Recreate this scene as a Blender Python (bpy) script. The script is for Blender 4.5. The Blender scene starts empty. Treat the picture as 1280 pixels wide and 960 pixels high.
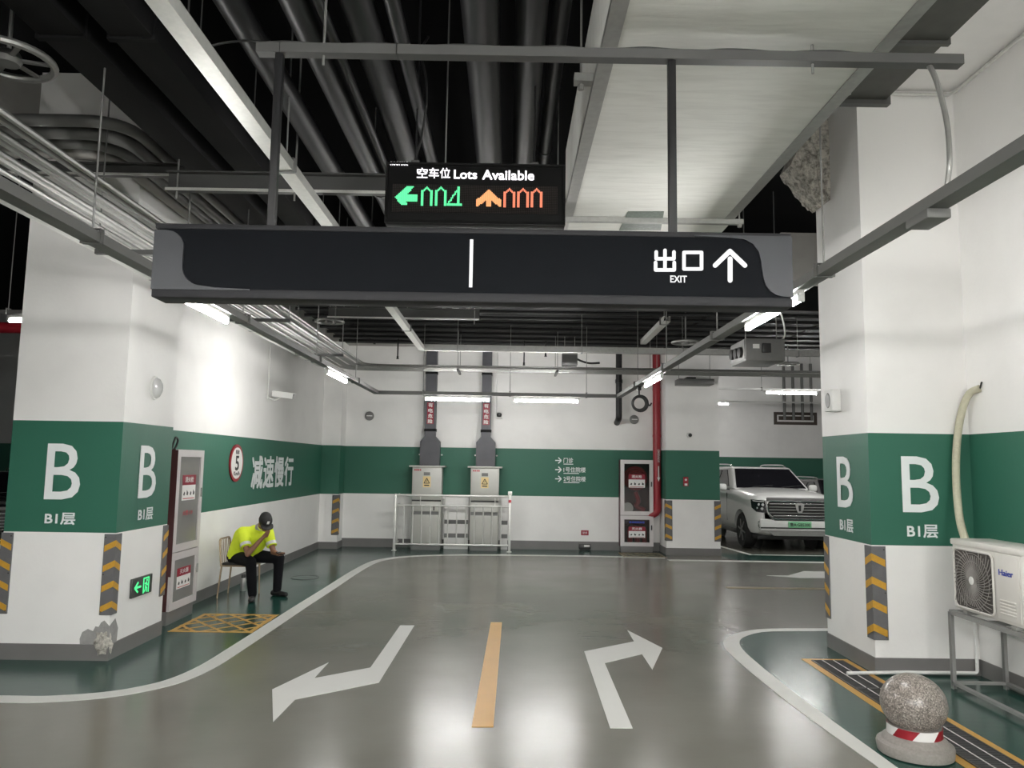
import bpy, bmesh, math, random
from mathutils import Matrix, Vector
import numpy as np

# ------------------------------------------------------------------ camera, world, exposure
SC = bpy.context.scene
COL = SC.collection
FPX, PITCH, ROLL, YAW, EYE = 944.21, 0.1054, 0.0152, 0.0040, 1.9
_fw = Vector((math.sin(YAW) * math.cos(PITCH), math.cos(YAW) * math.cos(PITCH), math.sin(PITCH)))
_rt = Vector((math.cos(YAW), -math.sin(YAW), 0))
_up = _rt.cross(_fw)
_r2 = math.cos(ROLL) * _rt + math.sin(ROLL) * _up
_u2 = -math.sin(ROLL) * _rt + math.cos(ROLL) * _up
cam_data = bpy.data.cameras.new('camera')
cam_data.sensor_fit = 'HORIZONTAL'
cam_data.sensor_width = 36.0
cam_data.lens = FPX * 36.0 / 1280.0
cam_data.clip_start = 0.05
cam_data.clip_end = 200
cam = bpy.data.objects.new('camera', cam_data)
COL.objects.link(cam)
cam.matrix_world = Matrix(((_r2.x, _u2.x, -_fw.x, 0), (_r2.y, _u2.y, -_fw.y, 0), (_r2.z, _u2.z, -_fw.z, EYE), (0, 0, 0, 1)))
SC.camera = cam

world = bpy.data.worlds.new('world')
SC.world = world
world.use_nodes = True
world.node_tree.nodes['Background'].inputs[0].default_value = (0.9, 0.95, 1.0, 1)
world.node_tree.nodes['Background'].inputs[1].default_value = 0.02

SC.view_settings.view_transform = 'Standard'
SC.view_settings.look = 'None'
SC.view_settings.gamma = 1.0
SC.view_settings.use_curve_mapping = False
SC.view_settings.exposure = 0.0
TUBE_POWER = 182.0      # radiance of a lamp tube

# ------------------------------------------------------------------ the measured place (metres)
XW, YB = -4.11, 17.26                       # left wall, back wall
XLP, YLP, XLL, YLF = -3.74, 7.36, -4.81, 8.46   # left pillar
XRP, YRP, YRF, XRW = 3.47, 7.28, 8.34, 4.45     # right pillar, right wall
ZT, ZB = 2.25, 1.185                        # green band
ZC = 5.8                                    # slab


def at(px, py, X=None, Y=None, Z=None):
    """a point of the photograph brought back to a known plane of the place"""
    d = _fw * FPX + _r2 * (px - 640) - _u2 * (py - 480)
    t = X / d.x if X is not None else (Y / d.y if Y is not None else (Z - EYE) / d.z)
    return Vector((0, 0, EYE)) + d * t


# ------------------------------------------------------------------ materials
def _nodes(name):
    m = bpy.data.materials.new(name)
    m.use_nodes = True
    nt = m.node_tree
    return m, nt, nt.nodes['Principled BSDF']


def pm(name, col, rough=0.5, metal=0.0, var=0.06, scale=6.0, bump=0.0, bscale=60.0, spec=0.5, coat=0.0, alpha=1.0, trans=0.0):
    m, nt, b = _nodes(name)
    tc = nt.nodes.new('ShaderNodeTexCoord')
    n = nt.nodes.new('ShaderNodeTexNoise')
    n.inputs['Scale'].default_value = scale
    n.inputs['Detail'].default_value = 4
    nt.links.new(tc.outputs['Object'], n.inputs['Vector'])
    mx = nt.nodes.new('ShaderNodeMix')
    mx.data_type = 'RGBA'
    mx.inputs[6].default_value = (*[max(0, c * (1 - var)) for c in col], 1)
    mx.inputs[7].default_value = (*[min(1, c * (1 + var)) for c in col], 1)
    nt.links.new(n.outputs['Fac'], mx.inputs[0])
    nt.links.new(mx.outputs[2], b.inputs['Base Color'])
    b.inputs['Roughness'].default_value = rough
    b.inputs['Metallic'].default_value = metal
    b.inputs['Specular IOR Level'].default_value = spec
    b.inputs['Coat Weight'].default_value = coat
    b.inputs['Alpha'].default_value = alpha
    b.inputs['Transmission Weight'].default_value = trans
    if bump:
        n2 = nt.nodes.new('ShaderNodeTexNoise')
        n2.inputs['Scale'].default_value = bscale
        n2.inputs['Detail'].default_value = 5
        nt.links.new(tc.outputs['Object'], n2.inputs['Vector'])
        bp = nt.nodes.new('ShaderNodeBump')
        bp.inputs['Strength'].default_value = bump
        bp.inputs['Distance'].default_value = 0.02
        nt.links.new(n2.outputs['Fac'], bp.inputs['Height'])
        nt.links.new(bp.outputs['Normal'], b.inputs['Normal'])
    return m


def em(name, col, s=1.0):
    m, nt, b = _nodes(name)
    b.inputs['Base Color'].default_value = (0.02, 0.02, 0.02, 1)
    b.inputs['Emission Color'].default_value = (*col, 1)
    b.inputs['Emission Strength'].default_value = s
    return m


def math_node(nt, op, a, b=None):
    n = nt.nodes.new('ShaderNodeMath')
    n.operation = op
    for i, v in enumerate((a, b)):
        if v is None:
            continue
        if isinstance(v, (int, float)):
            n.inputs[i].default_value = v
        else:
            nt.links.new(v, n.inputs[i])
    return n.outputs[0]


def wall_mat(name, white=(0.86, 0.85, 0.83), green=(0.024, 0.128, 0.082), zt=ZT, zb=ZB):
    """painted plaster: white with a green band between two heights, faint scuffs"""
    m, nt, b = _nodes(name)
    geo = nt.nodes.new('ShaderNodeNewGeometry')
    sep = nt.nodes.new('ShaderNodeSeparateXYZ')
    nt.links.new(geo.outputs['Position'], sep.inputs[0])
    f = math_node(nt, 'MULTIPLY', math_node(nt, 'GREATER_THAN', sep.outputs['Z'], zb), math_node(nt, 'LESS_THAN', sep.outputs['Z'], zt))
    n = nt.nodes.new('ShaderNodeTexNoise')
    n.inputs['Scale'].default_value = 1.3
    n.inputs['Detail'].default_value = 6
    nt.links.new(geo.outputs['Position'], n.inputs['Vector'])
    cr = nt.nodes.new('ShaderNodeValToRGB')
    cr.color_ramp.elements[0].position = 0.30
    cr.color_ramp.elements[0].color = (*[c * 0.93 for c in white], 1)
    cr.color_ramp.elements[1].position = 0.55
    cr.color_ramp.elements[1].color = (*white, 1)
    nt.links.new(n.outputs['Fac'], cr.inputs[0])
    # small dark scuffs
    n3 = nt.nodes.new('ShaderNodeTexNoise')
    n3.inputs['Scale'].default_value = 4.0
    n3.inputs['Detail'].default_value = 8
    n3.inputs['Roughness'].default_value = 0.7
    nt.links.new(geo.outputs['Position'], n3.inputs['Vector'])
    sc = math_node(nt, 'MULTIPLY', math_node(nt, 'GREATER_THAN', n3.outputs['Fac'], 0.70), 0.16)
    mx0 = nt.nodes.new('ShaderNodeMix')
    mx0.data_type = 'RGBA'
    nt.links.new(sc, mx0.inputs[0])
    nt.links.new(cr.outputs[0], mx0.inputs[6])
    mx0.inputs[7].default_value = (0.45, 0.44, 0.42, 1)
    mx = nt.nodes.new('ShaderNodeMix')
    mx.data_type = 'RGBA'
    nt.links.new(f, mx.inputs[0])
    nt.links.new(mx0.outputs[2], mx.inputs[6])
    mx.inputs[7].default_value = (*green, 1)
    nt.links.new(mx.outputs[2], b.inputs['Base Color'])
    b.inputs['Roughness'].default_value = 0.55
    n2 = nt.nodes.new('ShaderNodeTexNoise')
    n2.inputs['Scale'].default_value = 25
    nt.links.new(geo.outputs['Position'], n2.inputs['Vector'])
    bp = nt.nodes.new('ShaderNodeBump')
    bp.inputs['Strength'].default_value = 0.06
    bp.inputs['Distance'].default_value = 0.02
    nt.links.new(n2.outputs['Fac'], bp.inputs['Height'])
    nt.links.new(bp.outputs['Normal'], b.inputs['Normal'])
    return m


def floor_mat(name, col, rough=0.16):
    """glossy epoxy with slow roller waves and worn patches in the gloss"""
    m, nt, b = _nodes(name)
    geo = nt.nodes.new('ShaderNodeNewGeometry')
    n = nt.nodes.new('ShaderNodeTexNoise')
    n.inputs['Scale'].default_value = 0.9
    n.inputs['Detail'].default_value = 7
    nt.links.new(geo.outputs['Position'], n.inputs['Vector'])
    cr = nt.nodes.new('ShaderNodeValToRGB')
    cr.color_ramp.elements[0].position = 0.3
    cr.color_ramp.elements[0].color = (*[c * 0.9 for c in col], 1)
    cr.color_ramp.elements[1].position = 0.7
    cr.color_ramp.elements[1].color = (*[c * 1.08 for c in col], 1)
    nt.links.new(n.outputs['Fac'], cr.inputs[0])
    nt.links.new(cr.outputs[0], b.inputs['Base Color'])
    mr = nt.nodes.new('ShaderNodeMapRange')
    mr.inputs['To Min'].default_value = rough * 0.75
    mr.inputs['To Max'].default_value = rough * 1.4
    nt.links.new(n.outputs['Fac'], mr.inputs[0])
    nt.links.new(mr.outputs[0], b.inputs['Roughness'])
    mp = nt.nodes.new('ShaderNodeMapping')
    mp.inputs['Scale'].default_value = (1.0, 3.0, 1.0)
    nt.links.new(geo.outputs['Position'], mp.inputs[0])
    n2 = nt.nodes.new('ShaderNodeTexNoise')
    n2.inputs['Scale'].default_value = 5.0
    n2.inputs['Detail'].default_value = 3
    nt.links.new(mp.outputs[0], n2.inputs['Vector'])
    bp = nt.nodes.new('ShaderNodeBump')
    bp.inputs['Strength'].default_value = 0.05
    bp.inputs['Distance'].default_value = 0.02
    nt.links.new(n2.outputs['Fac'], bp.inputs['Height'])
    nt.links.new(bp.outputs['Normal'], b.inputs['Normal'])
    return m


def granite_mat():
    m, nt, b = _nodes('speckled_granite')
    tc = nt.nodes.new('ShaderNodeTexCoord')
    v = nt.nodes.new('ShaderNodeTexVoronoi')
    v.inputs['Scale'].default_value = 130
    nt.links.new(tc.outputs['Object'], v.inputs['Vector'])
    cr = nt.nodes.new('ShaderNodeValToRGB')
    e = cr.color_ramp.elements
    e[0].position, e[0].color = 0.0, (0.07, 0.062, 0.055, 1)
    e[1].position, e[1].color = 1.0, (0.55, 0.50, 0.45, 1)
    e.new(0.45).color = (0.21, 0.185, 0.165, 1)
    e.new(0.7).color = (0.33, 0.29, 0.26, 1)
    nt.links.new(v.outputs['Color'], cr.inputs[0])
    nt.links.new(cr.outputs[0], b.inputs['Base Color'])
    b.inputs['Roughness'].default_value = 0.28
    return m


def rough_concrete_mat():
    m, nt, b = _nodes('rough_concrete')
    tc = nt.nodes.new('ShaderNodeTexCoord')
    n = nt.nodes.new('ShaderNodeTexNoise')
    n.inputs['Scale'].default_value = 14
    n.inputs['Detail'].default_value = 8
    n.inputs['Roughness'].default_value = 0.75
    nt.links.new(tc.outputs['Object'], n.inputs['Vector'])
    cr = nt.nodes.new('ShaderNodeValToRGB')
    e = cr.color_ramp.elements
    e[0].position, e[0].color = 0.38, (0.16, 0.15, 0.13, 1)
    e[1].position, e[1].color = 0.58, (0.62, 0.59, 0.53, 1)
    nt.links.new(n.outputs['Fac'], cr.inputs[0])
    nt.links.new(cr.outputs[0], b.inputs['Base Color'])
    b.inputs['Roughness'].default_value = 0.9
    bp = nt.nodes.new('ShaderNodeBump')
    bp.inputs['Strength'].default_value = 0.8
    bp.inputs['Distance'].default_value = 0.03
    nt.links.new(n.outputs['Fac'], bp.inputs['Height'])
    nt.links.new(bp.outputs['Normal'], b.inputs['Normal'])
    return m


def fabric_wrap_mat():
    """white cloth wrapped round the air duct: fine cross wrinkles"""
    m, nt, b = _nodes('white_duct_wrap')
    geo = nt.nodes.new('ShaderNodeNewGeometry')
    mp = nt.nodes.new('ShaderNodeMapping')
    mp.inputs['Scale'].default_value = (1.5, 9.0, 3.0)
    nt.links.new(geo.outputs['Position'], mp.inputs[0])
    n = nt.nodes.new('ShaderNodeTexNoise')
    n.inputs['Scale'].default_value = 2.2
    n.inputs['Detail'].default_value = 6
    n.inputs['Distortion'].default_value = 0.6
    nt.links.new(mp.outputs[0], n.inputs['Vector'])
    cr = nt.nodes.new('ShaderNodeValToRGB')
    cr.color_ramp.elements[0].position = 0.25
    cr.color_ramp.elements[0].color = (0.62, 0.62, 0.58, 1)
    cr.color_ramp.elements[1].position = 0.6
    cr.color_ramp.elements[1].color = (0.72, 0.72, 0.68, 1)
    nt.links.new(n.outputs['Fac'], cr.inputs[0])
    nt.links.new(cr.outputs[0], b.inputs['Base Color'])
    b.inputs['Roughness'].default_value = 0.6
    bp = nt.nodes.new('ShaderNodeBump')
    bp.inputs['Strength'].default_value = 0.14
    bp.inputs['Distance'].default_value = 0.02
    nt.links.new(n.outputs['Fac'], bp.inputs['Height'])
    nt.links.new(bp.outputs['Normal'], b.inputs['Normal'])
    return m


def led_panel_mat():
    """black LED module board with a fine grid of unlit diodes"""
    m, nt, b = _nodes('led_module_board')
    tc = nt.nodes.new('ShaderNodeTexCoord')
    sep = nt.nodes.new('ShaderNodeSeparateXYZ')
    nt.links.new(tc.outputs['Object'], sep.inputs[0])
    k = 1 / 0.0085
    fx = math_node(nt, 'FRACT', math_node(nt, 'MULTIPLY', sep.outputs['X'], k))
    fz = math_node(nt, 'FRACT', math_node(nt, 'MULTIPLY', sep.outputs['Z'], k))
    f = math_node(nt, 'MULTIPLY', math_node(nt, 'GREATER_THAN', fx, 0.5), math_node(nt, 'GREATER_THAN', fz, 0.5))
    mx = nt.nodes.new('ShaderNodeMix')
    mx.data_type = 'RGBA'
    nt.links.new(f, mx.inputs[0])
    mx.inputs[6].default_value = (0.005, 0.005, 0.005, 1)
    b.inputs['Specular IOR Level'].default_value = 0.1
    mx.inputs[7].default_value = (0.06, 0.048, 0.044, 1)
    nt.links.new(mx.outputs[2], b.inputs['Base Color'])
    b.inputs['Roughness'].default_value = 0.5
    return m


M = dict(
    wall=wall_mat('white_wall_paint_with_green_band'),
    wall_dim=wall_mat('dimmed_wall_paint_with_green_band', white=(0.5, 0.51, 0.5), green=(0.025, 0.11, 0.075)),  # the white wall paint darkened to stand for the bay's dim light
    floor=floor_mat('grey_epoxy_floor', (0.150, 0.146, 0.122), 0.22),
    green_floor=floor_mat('green_epoxy_floor', (0.016, 0.062, 0.048), 0.19),
    line_white=pm('white_floor_paint', (0.62, 0.62, 0.59), 0.42, var=0.05, scale=3),
    line_yellow=pm('yellow_floor_paint', (0.56, 0.31, 0.065), 0.4, var=0.08, scale=4),
    ceiling=pm('black_ceiling_paint', (0.004, 0.004, 0.0045), 0.9, spec=0.1),
    soffit=pm('white_soffit_paint', (0.74, 0.73, 0.71), 0.7, bump=0.05),
    concrete=pm('grey_concrete', (0.36, 0.35, 0.33), 0.85, var=0.2, scale=3, bump=0.3, bscale=20),
    rough=rough_concrete_mat(),
    baseboard=pm('grey_baseboard_paint', (0.17, 0.165, 0.16), 0.45, var=0.15, scale=4),
    letter=pm('white_letter_vinyl', (0.80, 0.83, 0.83), 0.5, var=0.02),
    black_paint=pm('black_pipe_paint', (0.014, 0.014, 0.015), 0.42, var=0.3, scale=3, spec=0.35),
    black_matt=pm('black_duct_paint', (0.006, 0.006, 0.0065), 0.7, spec=0.2),
    galv=pm('galvanised_steel', (0.36, 0.36, 0.345), 0.42, 0.7, var=0.18, scale=25),
    galv_bright=pm('bright_zinc_channel', (0.66, 0.66, 0.63), 0.4, 0.45, var=0.15, scale=25),
    tray=pm('grey_painted_channel', (0.17, 0.17, 0.165), 0.5, 0.2, var=0.1, scale=10),
    tray_dark=pm('dark_grey_strut', (0.075, 0.075, 0.073), 0.5, 0.2, var=0.1, scale=10),
    rod=pm('zinc_threaded_rod', (0.30, 0.30, 0.29), 0.4, 0.7),
    wrap=fabric_wrap_mat(),
    duct_dark=pm('dull_dark_duct_steel', (0.07, 0.068, 0.06), 0.5, 0.3, var=0.4, scale=8),
    line_worn=floor_mat('worn_yellow_floor_paint', (0.20, 0.15, 0.07), 0.3),
    foil=pm('foil_green_patch', (0.16, 0.19, 0.17), 0.35, 0.4, var=0.6, scale=40),
    sign_black=pm('black_sign_face', (0.008, 0.009, 0.011), 0.5, var=0.1, spec=0.03),
    sign_frame=pm('dark_grey_sign_frame', (0.035, 0.035, 0.038), 0.5, spec=0.1),
    sign_cap=pm('grey_sign_end_cap', (0.060, 0.063, 0.069), 0.45, var=0.12, spec=0.2),
    sign_white=em('lit_white_sign_letter', (1, 1, 1), 1.05),
    led_case=pm('black_led_case', (0.008, 0.008, 0.008), 0.5, spec=0.1),
    led_board=led_panel_mat(),
    led_white=em('white_led', (1.0, 0.96, 1.0), 1.6),
    led_green=em('green_led', (0.12, 0.95, 0.38), 1.3),
    led_red=em('red_led', (1.0, 0.26, 0.14), 1.3),
    led_orange=em('orange_led', (1.0, 0.42, 0.16), 1.3),
    tube=em('lit_lamp_tube', (1.0, 0.985, 0.96), TUBE_POWER),
    lamp_white=pm('white_lamp_batten', (0.75, 0.75, 0.73), 0.4),
    white_plastic=pm('white_plastic', (0.74, 0.74, 0.72), 0.4),
    grey_plastic=pm('grey_plastic', (0.33, 0.33, 0.33), 0.45),
    black_plastic=pm('black_plastic', (0.015, 0.015, 0.015), 0.4),
    black_rubber=pm('black_cable_rubber', (0.018, 0.018, 0.018), 0.6),
    rubber=pm('grey_rubber_guard', (0.12, 0.12, 0.125), 0.65, var=0.15, scale=20, bump=0.2),
    reflect=pm('yellow_reflective_tape', (0.55, 0.30, 0.035), 0.4, var=0.2, scale=40),
    alu=pm('white_aluminium_frame', (0.66, 0.62, 0.62), 0.35, 0.2),
    glass_grey=pm('dull_grey_glass', (0.22, 0.215, 0.205), 0.12, var=0.15, scale=3),
    glass_clear=pm('clear_cabinet_glass', (0.9, 0.9, 0.9), 0.03, trans=1.0),
    red=pm('fire_red_paint', (0.29, 0.012, 0.022), 0.4, var=0.12),
    red_dark=pm('dark_red_cabinet', (0.07, 0.018, 0.02), 0.5),
    red_label=pm('red_label', (0.27, 0.010, 0.028), 0.5),
    paper=pm('white_paper_label', (0.80, 0.79, 0.77), 0.6),
    ink=pm('black_ink', (0.03, 0.03, 0.03), 0.6),
    ink_red=pm('red_ink', (0.45, 0.04, 0.05), 0.6),
    ink_blue=pm('blue_ink', (0.05, 0.08, 0.45), 0.6),
    cabinet=pm('light_grey_cabinet_steel', (0.50, 0.50, 0.465), 0.4, 0.1, var=0.06),
    steel=pm('brushed_stainless_steel', (0.74, 0.74, 0.71), 0.32, 0.45, var=0.1, scale=15),
    riser=pm('grey_busduct_steel', (0.085, 0.085, 0.095), 0.5, 0.2, var=0.2, scale=5),
    yellow_label=pm('yellow_warning_label', (0.75, 0.58, 0.28), 0.5),
    stand=pm('grey_angle_iron_paint', (0.26, 0.26, 0.25), 0.5, 0.1, var=0.15, scale=12),
    ac=pm('cream_white_ac_casing', (0.66, 0.64, 0.60), 0.4, var=0.05),
    ac_dark=pm('dark_ac_coil', (0.075, 0.068, 0.062), 0.7, var=0.3, scale=60),
    ac_wire=pm('grey_ac_grille_wire', (0.27, 0.255, 0.24), 0.4),
    hose=pm('cream_wrapped_hose', (0.50, 0.48, 0.36), 0.7, var=0.15, scale=30, bump=0.6, bscale=40),
    granite=granite_mat(),
    stone=pm('grey_granite_base', (0.27, 0.25, 0.23), 0.55, var=0.25, scale=60, bump=0.15, bscale=80),
    grate=pm('dark_steel_grating', (0.11, 0.11, 0.11), 0.45, 0.6, var=0.3, scale=20),
    pit=pm('dark_drain_pit', (0.012, 0.012, 0.012), 0.9),
    car_white=pm('white_car_paint', (0.78, 0.78, 0.76), 0.22, 0.0, var=0.02, coat=0.6),
    car_dark=pm('dark_car_paint', (0.02, 0.02, 0.024), 0.2, var=0.05, coat=0.6),
    car_glass=pm('dark_car_glass', (0.012, 0.012, 0.015), 0.05, var=0.1, spec=0.7),
    chrome=pm('chrome', (0.72, 0.72, 0.72), 0.12, 1.0, var=0.03),
    tyre=pm('black_tyre', (0.018, 0.018, 0.018), 0.75),
    plate=pm('pale_green_number_plate', (0.22, 0.55, 0.30), 0.4),
    skin=pm('skin', (0.24, 0.12, 0.075), 0.5, var=0.08),
    hivis=pm('lime_shirt_cloth', (0.72, 0.86, 0.035), 0.75, var=0.14, scale=9, bump=0.25, bscale=14),
    trouser=pm('black_trouser_cloth', (0.007, 0.007, 0.009), 0.85, var=0.2, bump=0.2, bscale=14, spec=0.15),
    cap=pm('black_cap_cloth', (0.012, 0.012, 0.012), 0.7),
    shoe=pm('black_shoe', (0.010, 0.010, 0.010), 0.45),
    silver_tape=pm('silver_tape', (0.62, 0.63, 0.66), 0.3, 0.2),
    bronze=pm('bronze_chair_tube', (0.32, 0.24, 0.16), 0.35, 0.6),
    exit_green=em('lit_green_pictogram', (0.08, 0.95, 0.30), 1.2),
    exit_board=pm('dark_exit_board', (0.045, 0.05, 0.045), 0.4),
    clear_lens=pm('clear_lamp_lens', (0.62, 0.62, 0.62), 0.08, var=0.1),
    brown=pm('brown_frame', (0.06, 0.045, 0.035), 0.5),
    plaster=pm('bare_grey_plaster', (0.30, 0.295, 0.285), 0.9, var=0.3, scale=14, bump=0.4, bscale=30),
)

# ------------------------------------------------------------------ mesh helpers
ROOT = {}     # object -> inverse of its root matrix


def tag(o, label=None, cat=None, group=None, kind=None):
    if label: o['label'] = label
    if cat: o['category'] = cat
    if group: o['group'] = group
    if kind: o['kind'] = kind
    return o


def thing(name, label, cat, loc=(0, 0, 0), rotz=0.0, group=None, kind=None):
    o = bpy.data.objects.new(name, None)
    o.empty_display_size = 0.1
    COL.objects.link(o)
    o.location = loc
    o.rotation_euler = (0, 0, rotz)
    ROOT[o.name] = (Matrix.Translation(Vector(loc)) @ Matrix.Rotation(rotz, 4, 'Z')).inverted()
    return tag(o, label, cat, group, kind)


def link_mesh(name, me, mat, parent, smooth, world_space):
    if world_space and parent is not None and parent.name in ROOT:
        me.transform(ROOT[parent.name])
    o = bpy.data.objects.new(name, me)
    COL.objects.link(o)
    if mat is not None:
        me.materials.append(M[mat] if isinstance(mat, str) else mat)
    if parent is not None:
        o.parent = parent
        if parent.name in ROOT:
            ROOT[o.name] = ROOT[parent.name]
    if smooth:
        me.polygons.foreach_set('use_smooth', [True] * len(me.polygons))
        me.set_sharp_from_angle(angle=math.radians(40))
    return o


class MB:
    def __init__(self):
        self.v, self.f = [], []

    def add(self, vs, fs):
        b = len(self.v)
        self.v += [tuple(p) for p in vs]
        self.f += [[i + b for i in f] for f in fs]
        return self

    def box(self, x0, x1, y0, y1, z0, z1):
        vs = [(x, y, z) for x in (x0, x1) for y in (y0, y1) for z in (z0, z1)]
        return self.add(vs, [(0, 1, 3, 2), (4, 6, 7, 5), (0, 4, 5, 1), (2, 3, 7, 6), (0, 2, 6, 4), (1, 5, 7, 3)])

    def rbox(self, x0, x1, y0, y1, z0, z1, r=0.01, seg=2):
        bm = bmesh.new()
        bmesh.ops.create_cube(bm, size=1)
        for v in bm.verts:
            v.co = ((x0 + x1) / 2 + v.co.x * (x1 - x0), (y0 + y1) / 2 + v.co.y * (y1 - y0), (z0 + z1) / 2 + v.co.z * (z1 - z0))
        r = min(r, 0.45 * min(abs(x1 - x0), abs(y1 - y0), abs(z1 - z0)))
        bmesh.ops.bevel(bm, geom=bm.edges[:], offset=r, segments=seg, affect='EDGES', profile=0.5)
        bm.verts.index_update()
        self.add([v.co[:] for v in bm.verts], [[v.index for v in f.verts] for f in bm.faces])
        bm.free()
        return self

    def tube(self, pts, r, n=10, closed=False, r_end=None, flat=1.0):
        """round bar swept along a polyline"""
        pts = [Vector(p) for p in pts]
        m = len(pts)
        b = len(self.v)
        prev = None
        for i, p in enumerate(pts):
            if closed:
                d = (pts[(i + 1) % m] - pts[i - 1]).normalized()
            else:
                d = (pts[min(i + 1, m - 1)] - pts[max(i - 1, 0)]).normalized()
            if prev is None:
                a = Vector((0, 0, 1)) if abs(d.z) < 0.9 else Vector((1, 0, 0))
                u = d.cross(a).normalized()
            else:
                u = (prev - d * prev.dot(d)).normalized()
            prev = u
            w = d.cross(u)
            rr = r if r_end is None else r + (r_end - r) * i / max(1, m - 1)
            for k in range(n):
                t = 2 * math.pi * k / n
                self.v.append(tuple(p + u * math.cos(t) * rr + w * math.sin(t) * rr * flat))
        segs = m if closed else m - 1
        for i in range(segs):
            j = (i + 1) % m
            for k in range(n):
                l = (k + 1) % n
                self.f.append([b + i * n + k, b + i * n + l, b + j * n + l, b + j * n + k])
        if not closed:
            self.f.append([b + k for k in range(n)][::-1])
            self.f.append([b + (m - 1) * n + k for k in range(n)])
        return self

    def bar(self, p0, p1, w, h=None, up=(0, 0, 1)):
        """square bar between two points"""
        h = w if h is None else h
        p0, p1, up = Vector(p0), Vector(p1), Vector(up)
        d = (p1 - p0).normalized()
        if abs(d.dot(up)) > 0.95:
            up = Vector((0, 1, 0))
        s = d.cross(up).normalized()
        t = s.cross(d).normalized()
        vs = [p + s * a * w / 2 + t * c * h / 2 for p in (p0, p1) for a in (-1, 1) for c in (-1, 1)]
        return self.add(vs, [(0, 1, 3, 2), (4, 6, 7, 5), (0, 4, 5, 1), (2, 3, 7, 6), (0, 2, 6, 4), (1, 5, 7, 3)])

    def prism(self, poly, d0, d1, plane='xz'):
        """a 2-D outline with thickness; plane names the two axes of the outline"""
        def P(a, b, c):
            return {'xz': (a, c, b), 'xy': (a, b, c), 'yz': (c, a, b)}[plane]
        n = len(poly)
        vs = [P(a, b, d0) for a, b in poly] + [P(a, b, d1) for a, b in poly]
        fs = [list(range(n)), list(range(2 * n - 1, n - 1, -1))]
        fs += [[i, i + n, (i + 1) % n + n, (i + 1) % n] for i in range(n)]
        return self.add(vs, fs)

    def lathe(self, prof, c=(0, 0, 0), n=24, axis='z', sx=1.0, sy=1.0):
        b = len(self.v)
        for r, h in prof:
            for k in range(n):
                t = 2 * math.pi * k / n
                a, e = math.cos(t) * r * sx, math.sin(t) * r * sy
                p = {'z': (a, e, h), 'y': (a, h, e), 'x': (h, a, e)}[axis]
                self.v.append((p[0] + c[0], p[1] + c[1], p[2] + c[2]))
        m = len(prof)
        for i in range(m - 1):
            for k in range(n):
                l = (k + 1) % n
                self.f.append([b + i * n + k, b + i * n + l, b + (i + 1) * n + l, b + (i + 1) * n + k])
        self.f.append([b + k for k in range(n)][::-1])
        self.f.append([b + (m - 1) * n + k for k in range(n)])
        return self

    def xf(self, mat, start=0):
        self.v = self.v[:start] + [tuple(mat @ Vector(p)) for p in self.v[start:]]
        return self

    def build(self, name, mat, parent=None, smooth=True, world=False):
        me = bpy.data.meshes.new(name)
        me.from_pydata(self.v, [], self.f)
        bm = bmesh.new()
        bm.from_mesh(me)
        bmesh.ops.recalc_face_normals(bm, faces=bm.faces)
        bm.to_mesh(me)
        bm.free()
        me.update()
        return link_mesh(name, me, mat, parent, smooth, world)


def arc(c, r, a0, a1, n, plane='xz', d=0.0):
    out = []
    for i in range(n + 1):
        t = math.radians(a0 + (a1 - a0) * i / n)
        a, b = c[0] + r * math.cos(t), c[1] + r * math.sin(t)
        out.append((a, b))
    return out


def rrect(x0, x1, z0, z1, r, n=5):
    return (arc((x1 - r, z1 - r), r, 0, 90, n) + arc((x0 + r, z1 - r), r, 90, 180, n)
            + arc((x0 + r, z0 + r), r, 180, 270, n) + arc((x1 - r, z0 + r), r, 270, 360, n))


def smooth_path(pts, k=8):
    """Catmull-Rom through points"""
    P = [Vector(p) for p in pts]
    P = [P[0] * 2 - P[1]] + P + [P[-1] * 2 - P[-2]]
    out = []
    for i in range(1, len(P) - 2):
        for j in range(k):
            t = j / k
            a, b, c, d = P[i - 1], P[i], P[i + 1], P[i + 2]
            out.append(0.5 * ((2 * b) + (-a + c) * t + (2 * a - 5 * b + 4 * c - d) * t * t + (-a + 3 * b - 3 * c + d) * t ** 3))
    out.append(P[-2])
    return out


def round_corners(pts, r=0.1, k=5):
    P = [Vector(p) for p in pts]
    out = [P[0]]
    for i in range(1, len(P) - 1):
        a, b, c = P[i - 1], P[i], P[i + 1]
        d0, d1 = (a - b), (c - b)
        rr = min(r, d0.length * 0.49, d1.length * 0.49)
        s, e = b + d0.normalized() * rr, b + d1.normalized() * rr
        for j in range(k + 1):
            t = j / k
            out.append((1 - t) ** 2 * s + 2 * t * (1 - t) * b + t * t * e)
    out.append(P[-1])
    return out


_text_cache = {}


def text_mesh(s, bold=0.0):
    key = (s, bold)
    if key in _text_cache:
        return _text_cache[key]
    cu = bpy.data.curves.new('lettering', 'FONT')
    cu.body = s
    cu.size = 1.0
    cu.resolution_u = 3
    ob = bpy.data.objects.new('lettering', cu)
    COL.objects.link(ob)
    dg = bpy.context.evaluated_depsgraph_get()
    me = bpy.data.meshes.new_from_object(ob.evaluated_get(dg))
    vs = [tuple(v.co) for v in me.vertices]
    fs = [list(p.vertices) for p in me.polygons]
    bpy.data.objects.remove(ob)
    bpy.data.curves.remove(cu)
    bpy.data.meshes.remove(me)
    _text_cache[key] = (vs, fs)
    return vs, fs


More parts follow.
